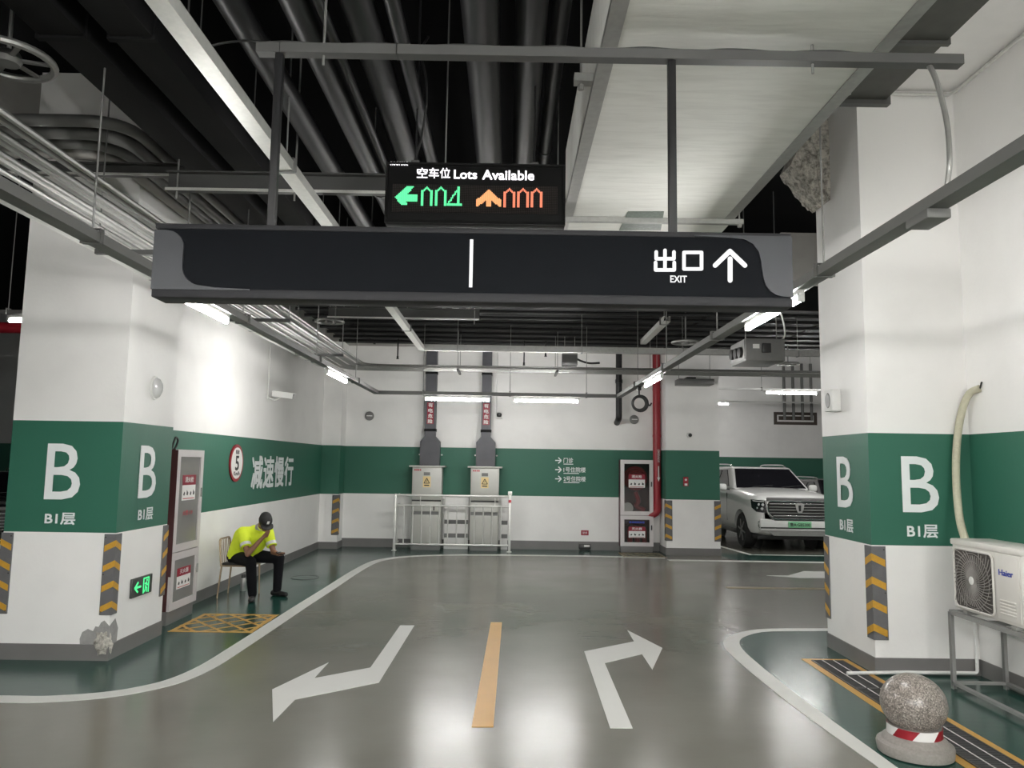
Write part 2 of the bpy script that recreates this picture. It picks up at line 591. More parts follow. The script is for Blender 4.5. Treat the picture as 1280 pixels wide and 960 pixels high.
def text(s, parent, cx, cz, w, h, y, mat, name='lettering', bold=0.0, depth=0.004, xform=None, world=False):
    """flat lettering of a given width and height facing -y; xform brings it elsewhere"""
    vs, fs = text_mesh(s, 0.0)
    x0, x1 = min(v[0] for v in vs), max(v[0] for v in vs)
    z0, z1 = min(v[1] for v in vs), max(v[1] for v in vs)
    q = [(cx + ((v[0] - x0) / (x1 - x0) - 0.5) * w, y, cz + ((v[1] - z0) / (z1 - z0) - 0.5) * h) for v in vs]
    n = len(q)
    mb = MB()
    e = bold * min(h / max(z1 - z0, 1e-6), w / max(x1 - x0, 1e-6))
    # heavier strokes: the same outline laid again a hair to each side
    for k, (ox, oz) in enumerate(((0, 0), (e, e), (-e, e), (e, -e), (-e, -e)) if bold else ((0, 0),)):
        yo = 0.0002 * k
        mb.add([(a + ox, b - yo, c + oz) for a, b, c in q] + [(a + ox, b + depth, c + oz) for a, b, c in q], fs + [[i + n for i in f][::-1] for f in fs])
    if xform is not None:
        mb.xf(xform)
    me = bpy.data.meshes.new(name)
    me.from_pydata(mb.v, [], mb.f)
    me.update()
    return link_mesh(name, me, mat, parent, False, world)


def facing(loc, d):
    """matrix that lays a front-facing (-y) thing on a wall: d = 'front', 'right' (+x) or 'left' (-x)"""
    a = {'front': 0, 'right': math.pi / 2, 'left': -math.pi / 2}[d]
    return Matrix.Translation(Vector(loc)) @ Matrix.Rotation(a, 4, 'Z')


def poly_z0(px_pts, z):
    return [(p.x, p.y) for p in (at(a, b, Z=0) for a, b in px_pts)]


def flat_poly(name, pts, z0, z1, mat, parent):
    """paint film on the floor: a thin slab with a possibly concave outline"""
    from mathutils.geometry import tessellate_polygon
    P = []
    for p in pts:
        if not P or (p[0] - P[-1][0]) ** 2 + (p[1] - P[-1][1]) ** 2 > 1e-8:
            P.append(p)
    area = sum(P[i - 1][0] * P[i][1] - P[i][0] * P[i - 1][1] for i in range(len(P)))
    if area < 0:
        P = P[::-1]
    n = len(P)
    tri = tessellate_polygon([[Vector((x, y, 0)) for x, y in P]])
    fs = []
    for a, b, c in tri:
        cr = (P[b][0] - P[a][0]) * (P[c][1] - P[a][1]) - (P[c][0] - P[a][0]) * (P[b][1] - P[a][1])
        t = [a, b, c] if cr > 0 else [a, c, b]
        fs.append(t)
        fs.append([i + n for i in t][::-1])
    fs += [[i, i + n, (i + 1) % n + n, (i + 1) % n] for i in range(n)]
    me = bpy.data.meshes.new(name)
    me.from_pydata([(x, y, z1) for x, y in P] + [(x, y, z0) for x, y in P], [], fs)
    me.update()
    return link_mesh(name, me, mat, parent, False, False)


def strip(name, left, right, z0, z1, mat, parent):
    """painted line between two edge polylines of equal length"""
    n = len(left)
    vs = [(x, y, z1) for x, y in left] + [(x, y, z1) for x, y in right] + [(x, y, z0) for x, y in left] + [(x, y, z0) for x, y in right]
    fs = []
    for i in range(n - 1):
        fs += [(i, i + 1, n + i + 1, n + i), (2 * n + i, 3 * n + i, 3 * n + i + 1, 2 * n + i + 1), (i, 2 * n + i, 2 * n + i + 1, i + 1), (n + i, n + i + 1, 3 * n + i + 1, 3 * n + i)]
    return MB().add(vs, fs).build(name, mat, parent, False)


def resample(p, n):
    L = [0]
    for a, b in zip(p, p[1:]):
        L.append(L[-1] + math.hypot(b[0] - a[0], b[1] - a[1]))
    out = []
    j = 0
    for i in range(n):
        t = L[-1] * i / (n - 1)
        while j < len(L) - 2 and L[j + 1] < t:
            j += 1
        u = (t - L[j]) / max(L[j + 1] - L[j], 1e-9)
        out.append((p[j][0] + (p[j + 1][0] - p[j][0]) * u, p[j][1] + (p[j + 1][1] - p[j][1]) * u))
    return out


def fused(name, prims, mat, parent, voxel=0.012, smooth=6):
    """one continuous skin over tapered limbs and ellipsoids"""
    mb = MB()
    for p in prims:
        if p[0] == 'limb':
            _, a, b, ra, rb = p[:5]
            a, b = Vector(a), Vector(b)
            n = 5
            pts, rs = [], []
            d = b - a
            L = max(d.length, 1e-5)
            d = d / L
            for i in range(n + 1):                       # rounded start
                t = math.pi / 2 * (1 - i / n)
                pts.append(a - d * ra * math.sin(t)); rs.append(max(ra * math.cos(t), 1e-4))
            for i in range(n + 1):
                t = math.pi / 2 * (i / n)
                pts.append(b + d * rb * math.sin(t)); rs.append(max(rb * math.cos(t), 1e-4))
            up = Vector((0, 0, 1)) if abs(d.z) < 0.9 else Vector((1, 0, 0))
            u = d.cross(up).normalized()
            w = d.cross(u)
            m = 14
            base = len(mb.v)
            for q, r in zip(pts, rs):
                for k in range(m):
                    t = 2 * math.pi * k / m
                    mb.v.append(tuple(q + u * math.cos(t) * r + w * math.sin(t) * r))
            for i in range(len(pts) - 1):
                for k in range(m):
                    l = (k + 1) % m
                    mb.f.append([base + i * m + k, base + i * m + l, base + (i + 1) * m + l, base + (i + 1) * m + k])
            mb.f.append([base + k for k in range(m)][::-1])
            mb.f.append([base + (len(pts) - 1) * m + k for k in range(m)])
        else:                                           # ellipsoid: centre, radii, rotation matrix
            _, c, rad, rot = p
            base = len(mb.v)
            m, n = 16, 10
            for i in range(n + 1):
                ph = math.pi * i / n
                for k in range(m):
                    t = 2 * math.pi * k / m
                    s = max(math.sin(ph), 1e-3)
                    mb.v.append(tuple(Vector(c) + rot @ Vector((rad[0] * s * math.cos(t), rad[1] * s * math.sin(t), rad[2] * math.cos(ph)))))
            for i in range(n):
                for k in range(m):
                    l = (k + 1) % m
                    mb.f.append([base + i * m + k, base + i * m + l, base + (i + 1) * m + l, base + (i + 1) * m + k])
            mb.f.append([base + k for k in range(m)][::-1])
            mb.f.append([base + n * m + k for k in range(m)])
    me = bpy.data.meshes.new('tmp')
    me.from_pydata(mb.v, [], mb.f)
    bm = bmesh.new(); bm.from_mesh(me)
    bmesh.ops.recalc_face_normals(bm, faces=bm.faces)
    bm.to_mesh(me); bm.free()
    ob = bpy.data.objects.new('tmp', me)
    COL.objects.link(ob)
    md = ob.modifiers.new('r', 'REMESH'); md.mode = 'VOXEL'; md.voxel_size = voxel; md.use_smooth_shade = True
    if smooth:
        ms = ob.modifiers.new('s', 'SMOOTH'); ms.factor = 0.5; ms.iterations = smooth
    dg = bpy.context.evaluated_depsgraph_get()
    res = bpy.data.meshes.new_from_object(ob.evaluated_get(dg))
    bpy.data.objects.remove(ob); bpy.data.meshes.remove(me)
    res.name = name
    res.materials.clear()
    o = link_mesh(name, res, mat, parent, False, True)
    res.polygons.foreach_set('use_smooth', [True] * len(res.polygons))
    return o


def copy_tree(o, parent=None):
    c = o.copy()
    COL.objects.link(c)
    c.parent = parent
    for ch in [x for x in bpy.data.objects if x.parent == o and x is not c]:
        copy_tree(ch, c)
    return c


def struct(name, mb, mat, parent=None, label=None, smooth=False):
    o = mb.build(name, mat, parent, smooth)
    if parent is None:
        tag(o, label, None, None, 'structure')
    return o

# ================================================================== the setting
def room(name, boxes, mat, label, cat):
    mb = MB()
    for b in boxes:
        mb.box(*b)
    o = mb.build(name, mat, None, False)
    return tag(o, label, cat, None, 'structure')


FLOOR = room('floor', [(-16, 13.4, -8.2, 26.2, -0.2, 0)], 'floor', 'glossy grey epoxy floor of the parking lane', 'floor')
CEIL = room('ceiling', [(-16, 13.4, -8.2, 26.2, ZC, ZC + 0.2)], 'ceiling', 'black painted concrete ceiling above the pipes', 'ceiling')
WL = room('wall_left', [(XW - 0.25, XW, YLF, YB + 0.2, 0, ZC)], 'wall', 'white wall with green band behind the seated guard', 'wall')
WBK = room('wall_back', [(XW - 0.25, 3.45, YB, YB + 0.2, 0, ZC)], 'wall', 'white back wall with green band and direction lettering', 'wall')
WR = room('wall_right', [(XRW, XRW + 0.25, -8, YRP, 0, ZC)], 'wall', 'white wall with green band behind the outdoor air conditioner', 'wall')
room('wall_rear', [(-9.2, XRW + 0.25, -8.2, -8, 0, ZC)], 'wall', 'white wall behind the photographer', 'wall')
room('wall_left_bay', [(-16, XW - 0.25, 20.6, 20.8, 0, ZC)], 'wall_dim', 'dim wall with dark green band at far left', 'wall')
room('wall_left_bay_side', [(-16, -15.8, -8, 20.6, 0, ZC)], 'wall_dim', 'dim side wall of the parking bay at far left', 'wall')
WF = room('wall_far', [(3.0, 13.2, 26, 26.2, 0, ZC)], 'wall', 'far white wall with green band behind the white car', 'wall')
room('wall_right_bay', [(13.2, 13.4, 7, 26.2, 0, ZC)], 'wall', 'white side wall of the parking bay beyond the right pillar', 'wall')
room('wall_bay_divider', [(3.2, 3.45, YB + 0.2, 26, 0, ZC)], 'wall', 'white side wall hidden behind the back pillar', 'wall')
room('wall_bay_front', [(4.7, 13.2, 7.28, 7.5, 0, ZC)], 'wall', 'white wall beside the right pillar closing the parking bay', 'wall')

PL = room('wall_pillar_left', [(XLL, XLP, YLP, YLF, 0, ZC)], 'wall', 'left square pillar with two white letters B on its green band', 'pillar')
PR = room('wall_pillar_right', [(XRP, XRW + 0.25, YRP, YRF, 0, ZC)], 'wall', 'right square pillar with two white letters B on its green band', 'pillar')
PB = room('wall_pillar_back', [(3.45, 4.62, 16.55, 17.7, 0, ZC)], 'wall', 'back pillar between the red pipe and the white car', 'pillar')
PC = room('wall_pillar_corner', [(XW, -3.70, 16.75, YB, 0, ZC)], 'wall', 'shallow pilaster in the back left corner', 'pillar')

# concrete beams joining the pillars
room('ceiling_beam_left', [(-9.0, -2.9, YLP + 0.1, YLF - 0.1, 5.35, ZC)], 'concrete', 'grey concrete beam over the left pillar', 'beam')
room('ceiling_beam_back', [(XW, 3.45, 16.62, YB, 4.56, ZC)], 'concrete', 'grey concrete beam along the top of the back wall', 'beam')
SOF = room('ceiling_soffit_right', [(2.75, XRW, -8, YRP, 5.72, ZC)], 'soffit', 'white painted ceiling strip over the right wall', 'ceiling')

# baseboards: thin grey skirting proud of the walls
BH = 0.15
room('baseboard_left', [(XW, XW + 0.012, YLF, 16.75, 0, BH)], 'baseboard', 'grey skirting along the left wall', 'baseboard')
room('baseboard_back', [(-3.70, 3.45, YB - 0.012, YB, 0, BH + 0.04)], 'baseboard', 'grey skirting along the back wall', 'baseboard')
room('baseboard_right', [(XRW - 0.012, XRW, -8, YRP - 0.012, 0, BH)], 'baseboard', 'grey skirting under the outdoor air conditioner wall', 'baseboard')
room('baseboard_pillar_left', [(XLL - 0.012, XLP + 0.012, YLP - 0.012, YLP, 0, BH), (XLP, XLP + 0.012, YLP, YLF, 0, BH)], 'baseboard', 'grey skirting round the left pillar', 'baseboard')
room('baseboard_pillar_right', [(XRP - 0.012, XRW - 0.012, YRP - 0.012, YRP, 0, BH), (XRP - 0.012, XRP, YRP, YRF, 0, BH)], 'baseboard', 'grey skirting round the right pillar', 'baseboard')
room('baseboard_pillar_back', [(3.438, 4.632, 16.538, 16.55, 0, BH), (3.438, 3.45, 16.55, YB, 0, BH)], 'baseboard', 'grey skirting round the back pillar', 'baseboard')
room('baseboard_corner', [(XW, -3.688, 16.738, 16.75, 0, BH), (-3.70, -3.688, 16.75, YB, 0, BH)], 'baseboard', 'grey skirting round the corner pilaster', 'baseboard')
room('baseboard_far', [(3.45, 13.2, 25.988, 26, 0, BH)], 'baseboard', 'grey skirting along the far wall behind the car', 'baseboard')

# ---- bare plaster and a knocked-off corner at the foot of the left pillar
random.seed(4)
pts = []
for i in range(18):
    t = math.pi * i / 17
    r = 0.17 + 0.06 * random.random()
    pts.append((XLP - 0.005 - r * 1.15 * abs(math.sin(t * 0.5)) - 0.03, BH + (r * math.sin(t) if i < 17 else 0)))
poly = [(XLP, BH), (XLP, BH + 0.17), (XLP - 0.02, BH + 0.19), (XLP - 0.05, BH + 0.22), (XLP - 0.08, BH + 0.20), (XLP - 0.10, BH + 0.16), (XLP - 0.13, BH + 0.165), (XLP - 0.15, BH + 0.12), (XLP - 0.20, BH + 0.14), (XLP - 0.25, BH + 0.11), (XLP - 0.27, BH + 0.05), (XLP - 0.265, BH)]
o = MB().prism(poly, YLP - 0.003, YLP + 0.002, 'xz').build('bare_plaster_patch', 'plaster', PL, False)
tag(o, 'bare grey plaster patch above the broken corner')
poly = [(YLP, BH), (YLP, BH + 0.17), (YLP + 0.10, BH + 0.22), (YLP + 0.16, BH + 0.12), (YLP + 0.15, BH)]
MB().prism(poly, XLP - 0.002, XLP + 0.003, 'yz').build('bare_plaster_patch', 'plaster', PL, False)
bm = bmesh.new()
bmesh.ops.create_icosphere(bm, subdivisions=3, radius=1)
for v in bm.verts:
    k = 1 + 0.35 * (random.random() - 0.5)
    v.co = Vector((XLP - 0.06 + v.co.x * 0.085 * k, YLP + 0.02 + v.co.y * 0.05 * k, 0.15 + v.co.z * 0.15 * k))
me = bpy.data.meshes.new('broken_corner')
bm.to_mesh(me); bm.free()
tag(link_mesh('broken_corner', me, 'rough', PL, False, False), 'crumbled concrete at the knocked-off pillar corner')


# ---- painted letters on the pillars
def letters(parent, d, plane, rect_b, rect_s):
    for s, rc, b, nm in (('B', rect_b, 0.004, 'letter'), ('B1层', rect_s, 0.02, 'lettering')):
        x0, x1, y0, y1 = rc
        ym, xm = (y0 + y1) / 2, (x0 + x1) / 2
        kw = {'Y': plane} if d == 'front' else {'X': plane}
        a, c = at(x0, ym, **kw), at(x1, ym, **kw)
        t, u = at(xm, y0, **kw), at(xm, y1, **kw)
        ctr = (a + c) / 2
        ctr.z = (t.z + u.z) / 2
        text(s, parent, 0, 0, (a - c).length, abs(t.z - u.z), -0.004, 'letter', nm, b, 0.004, facing(ctr, d))


letters(PL, 'front', YLP, (58, 101, 555, 624), (56.5, 94, 641, 655.5))
letters(PL, 'right', XLP, (174, 195, 557.5, 621.5), (172.5, 190.5, 635, 650))
letters(PR, 'front', YRP, (1127.5, 1172.5, 571, 640), (1134, 1172, 656, 672))
letters(PR, 'left', XRP, (1047, 1066, 571, 634), (1050.5, 1066.5, 649, 664.5))

# ---- lettering on the left and back walls
for i, ch in enumerate('减速慢行'):
    text(ch, WL, 0, 0, 0.54, 0.52, -0.004, 'letter', 'letter', 0.022, 0.004, facing((XW, 12.22 + 0.28 + i * 0.6, 1.70), 'right'))
for i, (s, w, uw) in enumerate((('门诊', 0.215, 0.22), ('1号住院楼', 0.50, 0.35), ('2号住院楼', 0.50, 0.36))):
    py = (575.5, 587.0, 598.5)[i]
    p = at(704.5, py, Y=YB)
    text(s, WBK, p.x + w / 2, p.z, w, 0.115, YB - 0.004, 'letter', 'lettering', 0.014)
    MB().box(p.x, p.x + uw, YB - 0.003, YB, p.z - 0.092, p.z - 0.074).build('underline', 'letter', WBK, False)
    q = at(694, py, Y=YB)
    mb = MB().bar((q.x, YB - 0.002, q.z), (q.x + 0.13, YB - 0.002, q.z), 0.004, 0.024)
    mb.bar((q.x + 0.07, YB - 0.002, q.z + 0.066), (q.x + 0.14, YB - 0.002, q.z), 0.004, 0.024)
    mb.bar((q.x + 0.07, YB - 0.002, q.z - 0.066), (q.x + 0.14, YB - 0.002, q.z), 0.004, 0.024)
    mb.build('arrow', 'letter', WBK, False)

# ------------------------------------------------------------------ floor paint (thin films on the floor)
line_c = [(0, 874), (56, 874.3), (131, 869), (187.5, 859.5), (225, 849), (262, 832), (300, 808), (337, 784), (375, 759), (412, 735.5), (442, 716), (463, 704.5), (480, 699.5), (512, 695.7), (560, 694), (640, 694), (775, 696)]
lc = [at(a, b, Z=0) for a, b in line_c]
lc = [Vector((x, lc[0].y, 0)) for x in (-8.5, -7.8, -7.1, -6.5, -6.0, -5.5, -5.0) if x < lc[0].x - 0.3] + lc + [Vector((3.3, 16.0, 0))]
lc = smooth_path(lc, 6)
hw = 0.085


def offset_line(p, s):
    out = []
    for i in range(len(p)):
        d = (p[min(i + 1, len(p) - 1)] - p[max(i - 1, 0)]).normalized()
        out.append((p[i].x - d.y * s, p[i].y + d.x * s))
    return out


inner, outer = offset_line(lc, hw), offset_line(lc, -hw)
green = inner + [(3.45, 16.2), (3.45, YB), (XW, YB), (XW, YLF), (XLP, YLF), (XLP, YLP), (-8.5, YLP)]
flat_poly('green_paint_area', green, 0, 0.002, 'green_floor', FLOOR)
strip('lane_edge_line', inner, outer, 0, 0.004, 'line_white', FLOOR)

outer_px = [(1040, 785.6), (969, 786), (945, 787.2), (928, 790), (914, 794), (906, 799), (904, 804), (906, 810), (913, 818), (931, 834), (961, 859), (999, 889), (1062, 934), (1096, 958)]
inner_px = [(1040, 789), (969, 789.4), (950, 790.7), (938, 793.5), (928, 797.5), (924.5, 801.5), (925, 806.5), (930, 814), (942, 825), (969, 847.5), (1010, 879), (1062, 917), (1119, 958)]
oo = [(p.x, p.y) for p in smooth_path([at(a, b, Z=0) for a, b in outer_px], 5)]
ii = [(p.x, p.y) for p in smooth_path([at(a, b, Z=0) for a, b in inner_px], 5)]
oo.append((oo[-1][0] + 0.02, -3.0)); ii.append((ii[-1][0] + 0.02, -3.0))
flat_poly('green_paint_island', ii + [(XRW, -3.0), (XRW, YRP), (XRP, YRP), (XRP, YRF), (ii[0][0], YRF)], 0, 0.002, 'green_floor', FLOOR)
strip('island_edge_line', resample(oo, 90), resample(ii, 90), 0, 0.004, 'line_white', FLOOR)
# pale line at the far lane and the parking bay beyond
p0, p1 = at(903, 701.3, Z=0), at(1040, 704.5, Z=0)
flat_poly('far_lane_line', [(3.3, p0.y - 0.1), (9, p0.y - 0.1), (9, p0.y + 0.1), (3.3, p0.y + 0.1)], 0, 0.004, 'line_white', FLOOR)
flat_poly('bay_green_strip', [(4.65, p0.y + 0.1), (12, p0.y + 0.1), (12, 17.0), (4.65, 17.0)], 0, 0.002, 'green_floor', FLOOR)
flat_poly('bay_front_line', [(5.35, 16.75), (9, 16.75), (9, 16.87), (5.35, 16.87)], 0, 0.004, 'line_white', FLOOR)
flat_poly('bay_side_line', [(5.30, 16.75), (5.42, 16.75), (4.9, 21), (4.78, 21)], 0, 0.004, 'line_white', FLOOR)
y0, y1 = at(960, 734.3, Z=0).y, at(960, 736.2, Z=0).y
flat_poly('far_lane_divider', [(3.5, y1), (8.0, y1), (8.0, y0), (3.5, y0)], 0, 0.004, 'line_worn', FLOOR)
flat_poly('far_lane_arrow', [(p.x, p.y) for p in (at(a, b, Z=0) for a, b in ((958, 719.5), (985, 719.7), (1005, 714), (1040, 715), (1040, 723), (1000, 722.5)))], 0, 0.004, 'line_white', FLOOR)

k = 3.765
flat_poly('turn_left_arrow', [(p.x, p.y) for p in (at(200 + a / k, 760 + b / k, Z=0) for a, b in ((1130, 83), (1197, 83), (1030, 352), (635, 432), (532, 538), (528, 385), (793, 258), (725, 332), (990, 282)))], 0, 0.004, 'line_white', FLOOR)
k = 4.267
flat_poly('turn_right_arrow', [(p.x, p.y) for p in (at(560 + a / k, 740 + b / k, Z=0) for a, b in ((865, 727), (985, 729), (836, 380), (1035, 332), (1090, 415), (1143, 300), (957, 205), (993, 265), (727, 318)))], 0, 0.004, 'line_white', FLOOR)
flat_poly('lane_divider', [(p.x, p.y) for p in (at(560 + a / k, 740 + b / k, Z=0) for a, b in ((228, 163), (288, 163), (242, 722), (126, 722)))], 0, 0.004, 'line_yellow', FLOOR)


def hatch(x0, x1, y0, y1, n, w=0.05, paint='line_yellow'):
    for a, b, c, d in ((x0, x1, y0, y0 + w), (x0, x1, y1 - w, y1), (x0, x0 + w, y0 + w, y1 - w), (x1 - w, x1, y0 + w, y1 - w)):
        flat_poly('hatch_border', [(a, c), (b, c), (b, d), (a, d)], 0.002, 0.005, paint, FLOOR)
    W, H = x1 - x0, y1 - y0
    for s in (1, -1):
        for i in range(1, 2 * n):
            # clipped diagonals
            t = i / n
            ax, ay = (t, 0) if t <= 1 else (1, t - 1)
            bx, by = (0, t) if t <= 1 else (t - 1, 1)
            if s < 0:
                ax, bx = 1 - ax, 1 - bx
            p, q = Vector((x0 + ax * W, y0 + ay * H, 0)), Vector((x0 + bx * W, y0 + by * H, 0))
            d = (q - p).normalized()
            e = Vector((-d.y, d.x, 0)) * 0.018
            flat_poly('hatch_stripe', [((p + e).x, (p + e).y), ((p - e).x, (p - e).y), ((q - e).x, (q - e).y), ((q + e).x, (q + e).y)], 0.002, 0.0045, paint, FLOOR)


hatch(-3.72, -2.80, 8.60, 9.60, 3)
hatch(2.45, 3.35, 16.05, 16.85, 3, 0.04, 'line_worn')

# ------------------------------------------------------------------ drain trench with gratings along the right pillar
DX0, DX1, DY1 = 3.04, 3.36, 7.72
for a, b, c, d in ((DX0 - 0.07, DX0, 1.0, DY1 + 0.08), (DX1, DX1 + 0.07, 1.0, DY1 + 0.08), (DX0, DX1, DY1, DY1 + 0.08)):
    flat_poly('drain_border_line', [(a, c), (b, c), (b, d), (a, d)], 0.002, 0.005, 'line_yellow', FLOOR)
for i in range(7):
    y1 = DY1 - i * 0.95
    y0 = y1 - 0.94
    g = thing('drain_grating', 'steel drain grating panel, %s from the far end of the trench' % ('first', 'second', 'third', 'fourth', 'fifth', 'sixth', 'seventh')[i], 'grating', ((DX0 + DX1) / 2, (y0 + y1) / 2, 0.002), 0, 'drain gratings in the trench by the right pillar')
    w, h = (DX1 - DX0) / 2, (y1 - y0) / 2
    MB().box(-w, w, -h, h, 0, 0.002).build('pit', 'pit', g, False)
    mb = MB()
    for a in (-w, w - 0.012):
        mb.box(a, a + 0.012, -h, h, 0.002, 0.012)
    for b in (-h, h - 0.012):
        mb.box(-w + 0.012, w - 0.012, b, b + 0.012, 0.002, 0.012)
    mb.build('frame', 'grate', g, False)
    mb = MB()
    yy = -h + 0.03
    while yy < h - 0.02:
        mb.box(-w + 0.012, w - 0.012, yy, yy + 0.007, 0.002, 0.010)
        yy += 0.03
    tag(mb.build('bars', 'grate', g, False), kind='stuff')
    for a in (-0.055, 0.055):
        MB().tube([(a, -h + 0.012, 0.0125), (a, h - 0.012, 0.0125)], 0.004, 6).build('cross_rod', 'galv_bright', g)

# ================================================================== overhead: lamp trays and lamps
ORD = ('first', 'second', 'third', 'fourth', 'fifth', 'sixth', 'seventh', 'eighth', 'ninth', 'tenth')
TZ = 3.16          # underside of the lamp trays
TXL, TXR, TYB = -2.47, 2.06, 14.0


def channel(mb, p0, p1, w, h, t=0.006):
    """open-topped steel channel between two level points (underside centre line)"""
    p0, p1 = Vector(p0), Vector(p1)
    d = (p1 - p0).normalized()
    s = Vector((-d.y, d.x, 0))
    z = Vector((0, 0, 1))
    mb.bar(p0 + z * t / 2, p1 + z * t / 2, w, t)
    for q in (-1, 1):
        o = s * q * (w / 2 - t / 2) + z * (t + (h - t) / 2)
        mb.bar(p0 + o, p1 + o, t, h - t)
        o = s * q * (w / 2 - t - 0.009) + z * (h - t / 2)
        mb.bar(p0 + o, p1 + o, 0.018, t)
    return mb


def tray(name, label, p0, p1, w, h, mat, rods=(), rod_top=ZC, group=None, tops=None):
    c = (Vector(p0) + Vector(p1)) / 2
    t = thing(name, label, 'cable tray', c, 0, group)
    channel(MB(), p0, p1, w, h).build('channel', mat, t, False, True)
    for ri, r in enumerate(rods):
        if tops:
            rod_top = tops[ri]
        q = Vector(p0).lerp(Vector(p1), r)
        e = MB().tube([(q.x, q.y, q.z + h), (q.x, q.y, rod_top)], 0.006, 6).build('hanger_rod', 'rod', t, True, True)
        d = (Vector(p1) - Vector(p0)).normalized()
        s = Vector((-d.y, d.x, 0)) * (w / 2 + 0.006)
        mb = MB()
        z = Vector((0, 0, 1))
        mb.bar(q + s - z * 0.006, q + s + z * (h + 0.02), 0.03, 0.005, d).bar(q - s - z * 0.006, q - s + z * (h + 0.02), 0.03, 0.005, d)
        mb.bar(q - s + z * (h + 0.02), q + s + z * (h + 0.02), 0.03, 0.005).bar(q - s - z * 0.008, q + s - z * 0.008, 0.03, 0.005)
        mb.build('bracket', 'tray', t, False, True)
    return t


def fr(a, b, *v):
    return [(x - a) / (b - a) for x in v]


tray('lamp_tray', 'long grey lamp tray hanging over the left side of the lane', (TXL, -7.5, TZ), (TXL, TYB, TZ), 0.10, 0.06, 'tray', fr(-7.5, TYB, -5, -1.5, 2.0, 4.35, 6.9, 9.6, 12.1))
tray('lamp_tray', 'long grey lamp tray hanging over the right side of the lane', (TXR, -7.5, TZ), (TXR, TYB, TZ), 0.10, 0.06, 'tray', fr(-7.5, TYB, -5, -1.5, 1.6, 4.85, 7.4, 9.8, 12.0), tops=(4.3, 4.3, 4.3, ZC, ZC, ZC, ZC))
tray('lamp_tray', 'grey lamp tray running across in front of the back wall', (TXL - 0.05, TYB + 0.05, TZ), (TXR + 0.05, TYB + 0.05, TZ), 0.10, 0.06, 'tray', fr(TXL - 0.05, TXR + 0.05, -1.6, 0.02, 1.45), tops=(4.5, 4.5, 4.5))


def lamp(label, p0, p1, group='tube lamps on the trays'):
    p0, p1 = Vector(p0), Vector(p1)
    c = (p0 + p1) / 2
    a = math.atan2(p1.y - p0.y, p1.x - p0.x)
    t = thing('tube_lamp', label, 'lamp', c, a, group)
    L = (p1 - p0).length / 2
    MB().rbox(-L, L, -0.02, 0.02, -0.034, 0, 0.006).build('batten', 'lamp_white', t)
    MB().tube([(-L + 0.02, 0, -0.062), (L - 0.02, 0, -0.062)], 0.022, 12).build('tube', 'tube', t)
    for s in (-1, 1):
        MB().rbox(s * (L - 0.02) - 0.012, s * (L - 0.02) + 0.012, -0.024, 0.024, -0.086, -0.02, 0.005).build('end_cap', 'white_plastic', t)
    return t


for k, y in enumerate((-4.4, 0.45, 5.28, 10.15)):
    w = ('behind the photographer', 'above the photographer', 'beside the big sign', 'near the back wall')[k]
    lamp('lit white tube lamp under the left tray %s' % w, (TXL, y, TZ), (TXL, y + 1.24, TZ))
    lamp('lit white tube lamp under the right tray %s' % w, (TXR, y - 0.05, TZ), (TXR, y + 1.19, TZ))
lamp('lit white tube lamp over the left electric cabinet riser', (-1.58, TYB + 0.05, TZ - 0.02), (-0.34, TYB + 0.05, TZ - 0.02))
lamp('lit white tube lamp right of the risers on the back tray', (0.07, TYB + 0.05, TZ - 0.02), (1.32, TYB + 0.05, TZ - 0.02))
# parking bay on the right
tray('lamp_tray', 'thin white lamp tray above the parked white car', (4.7, 17.4, 3.69), (10.5, 17.4, 3.69), 0.06, 0.04, 'lamp_white', (0.2, 0.6, 0.9))
pa, pb = at(956, 490, Y=17.4), at(1022, 492, Y=17.4)
lamp('lit white tube lamp above the parked white car', (pa.x, 17.4, 3.69), (pa.x + 1.22, 17.4, 3.69))
for i, (x, y) in enumerate(((7.3, 12.0), (9.4, 12.0), (7.0, 15.3), (8.9, 15.3))):  # hidden lamps added to brighten the car, back pillar and floor
    lamp('tube lamp added to brighten the right parking bay, hidden by the right pillar, %s one' % ORD[i], (x, y, 3.69), (x + 1.24, y, 3.69))
tray('lamp_tray', 'thin tray for the added lamps in the right bay level with the back lamps', (6.8, 15.3, 3.69), (11.5, 15.3, 3.69), 0.06, 0.04, 'lamp_white', (0.1, 0.5), 4.5)
lamp('lit white tube lamp far back in the right parking bay', (5.6, 23.2, 3.9), (6.8, 23.2, 3.9))
MB_ = tray('lamp_tray', 'thin white lamp tray in front of the far bay wall', (4.7, 23.2, 3.9), (10.5, 23.2, 3.9), 0.06, 0.04, 'lamp_white', (0.3, 0.8))
tray('lamp_tray', 'thin tray for the added lamps inside the right bay near the pillar', (7.0, 12.0, 3.69), (11.5, 12.0, 3.69), 0.06, 0.04, 'lamp_white', (0.2, 0.8))
# three cross trays of unseen twin tube lamps, added to light the pillar fronts
for k, y in enumerate((-0.7, -2.7, -5.2)):
    w = ('nearest behind the camera position', 'in the middle behind the camera position', 'furthest behind the camera position')[k]
    tray('lamp_tray', 'cross tray of added twin lamps ' + w, (-3.6, y, 3.30), (3.9, y, 3.30), 0.10, 0.06, 'tray', (0.15, 0.85))
    for i, x in enumerate((-3.4, -0.62, 2.2)):
        for d in (-0.09, 0.09):
            lamp('added fill tube of a twin lamp %s, %s, %s row' % (w, ('left', 'middle', 'right')[i], ('rear', 'front')[d > 0]), (x, y + d, 3.29), (x + 1.24, y + d, 3.29), 'added twin tube lamps behind the photographer')
# bay on the left
tray('lamp_tray', 'thin lamp tray seen left of the left pillar', (-12, 9.4, 3.68), (-4.9, 9.4, 3.68), 0.06, 0.05, 'tray', (0.2, 0.5, 0.8))
lamp('lit white tube lamp half hidden behind the left pillar', (-6.32, 9.4, 3.66), (-5.1, 9.4, 3.66))

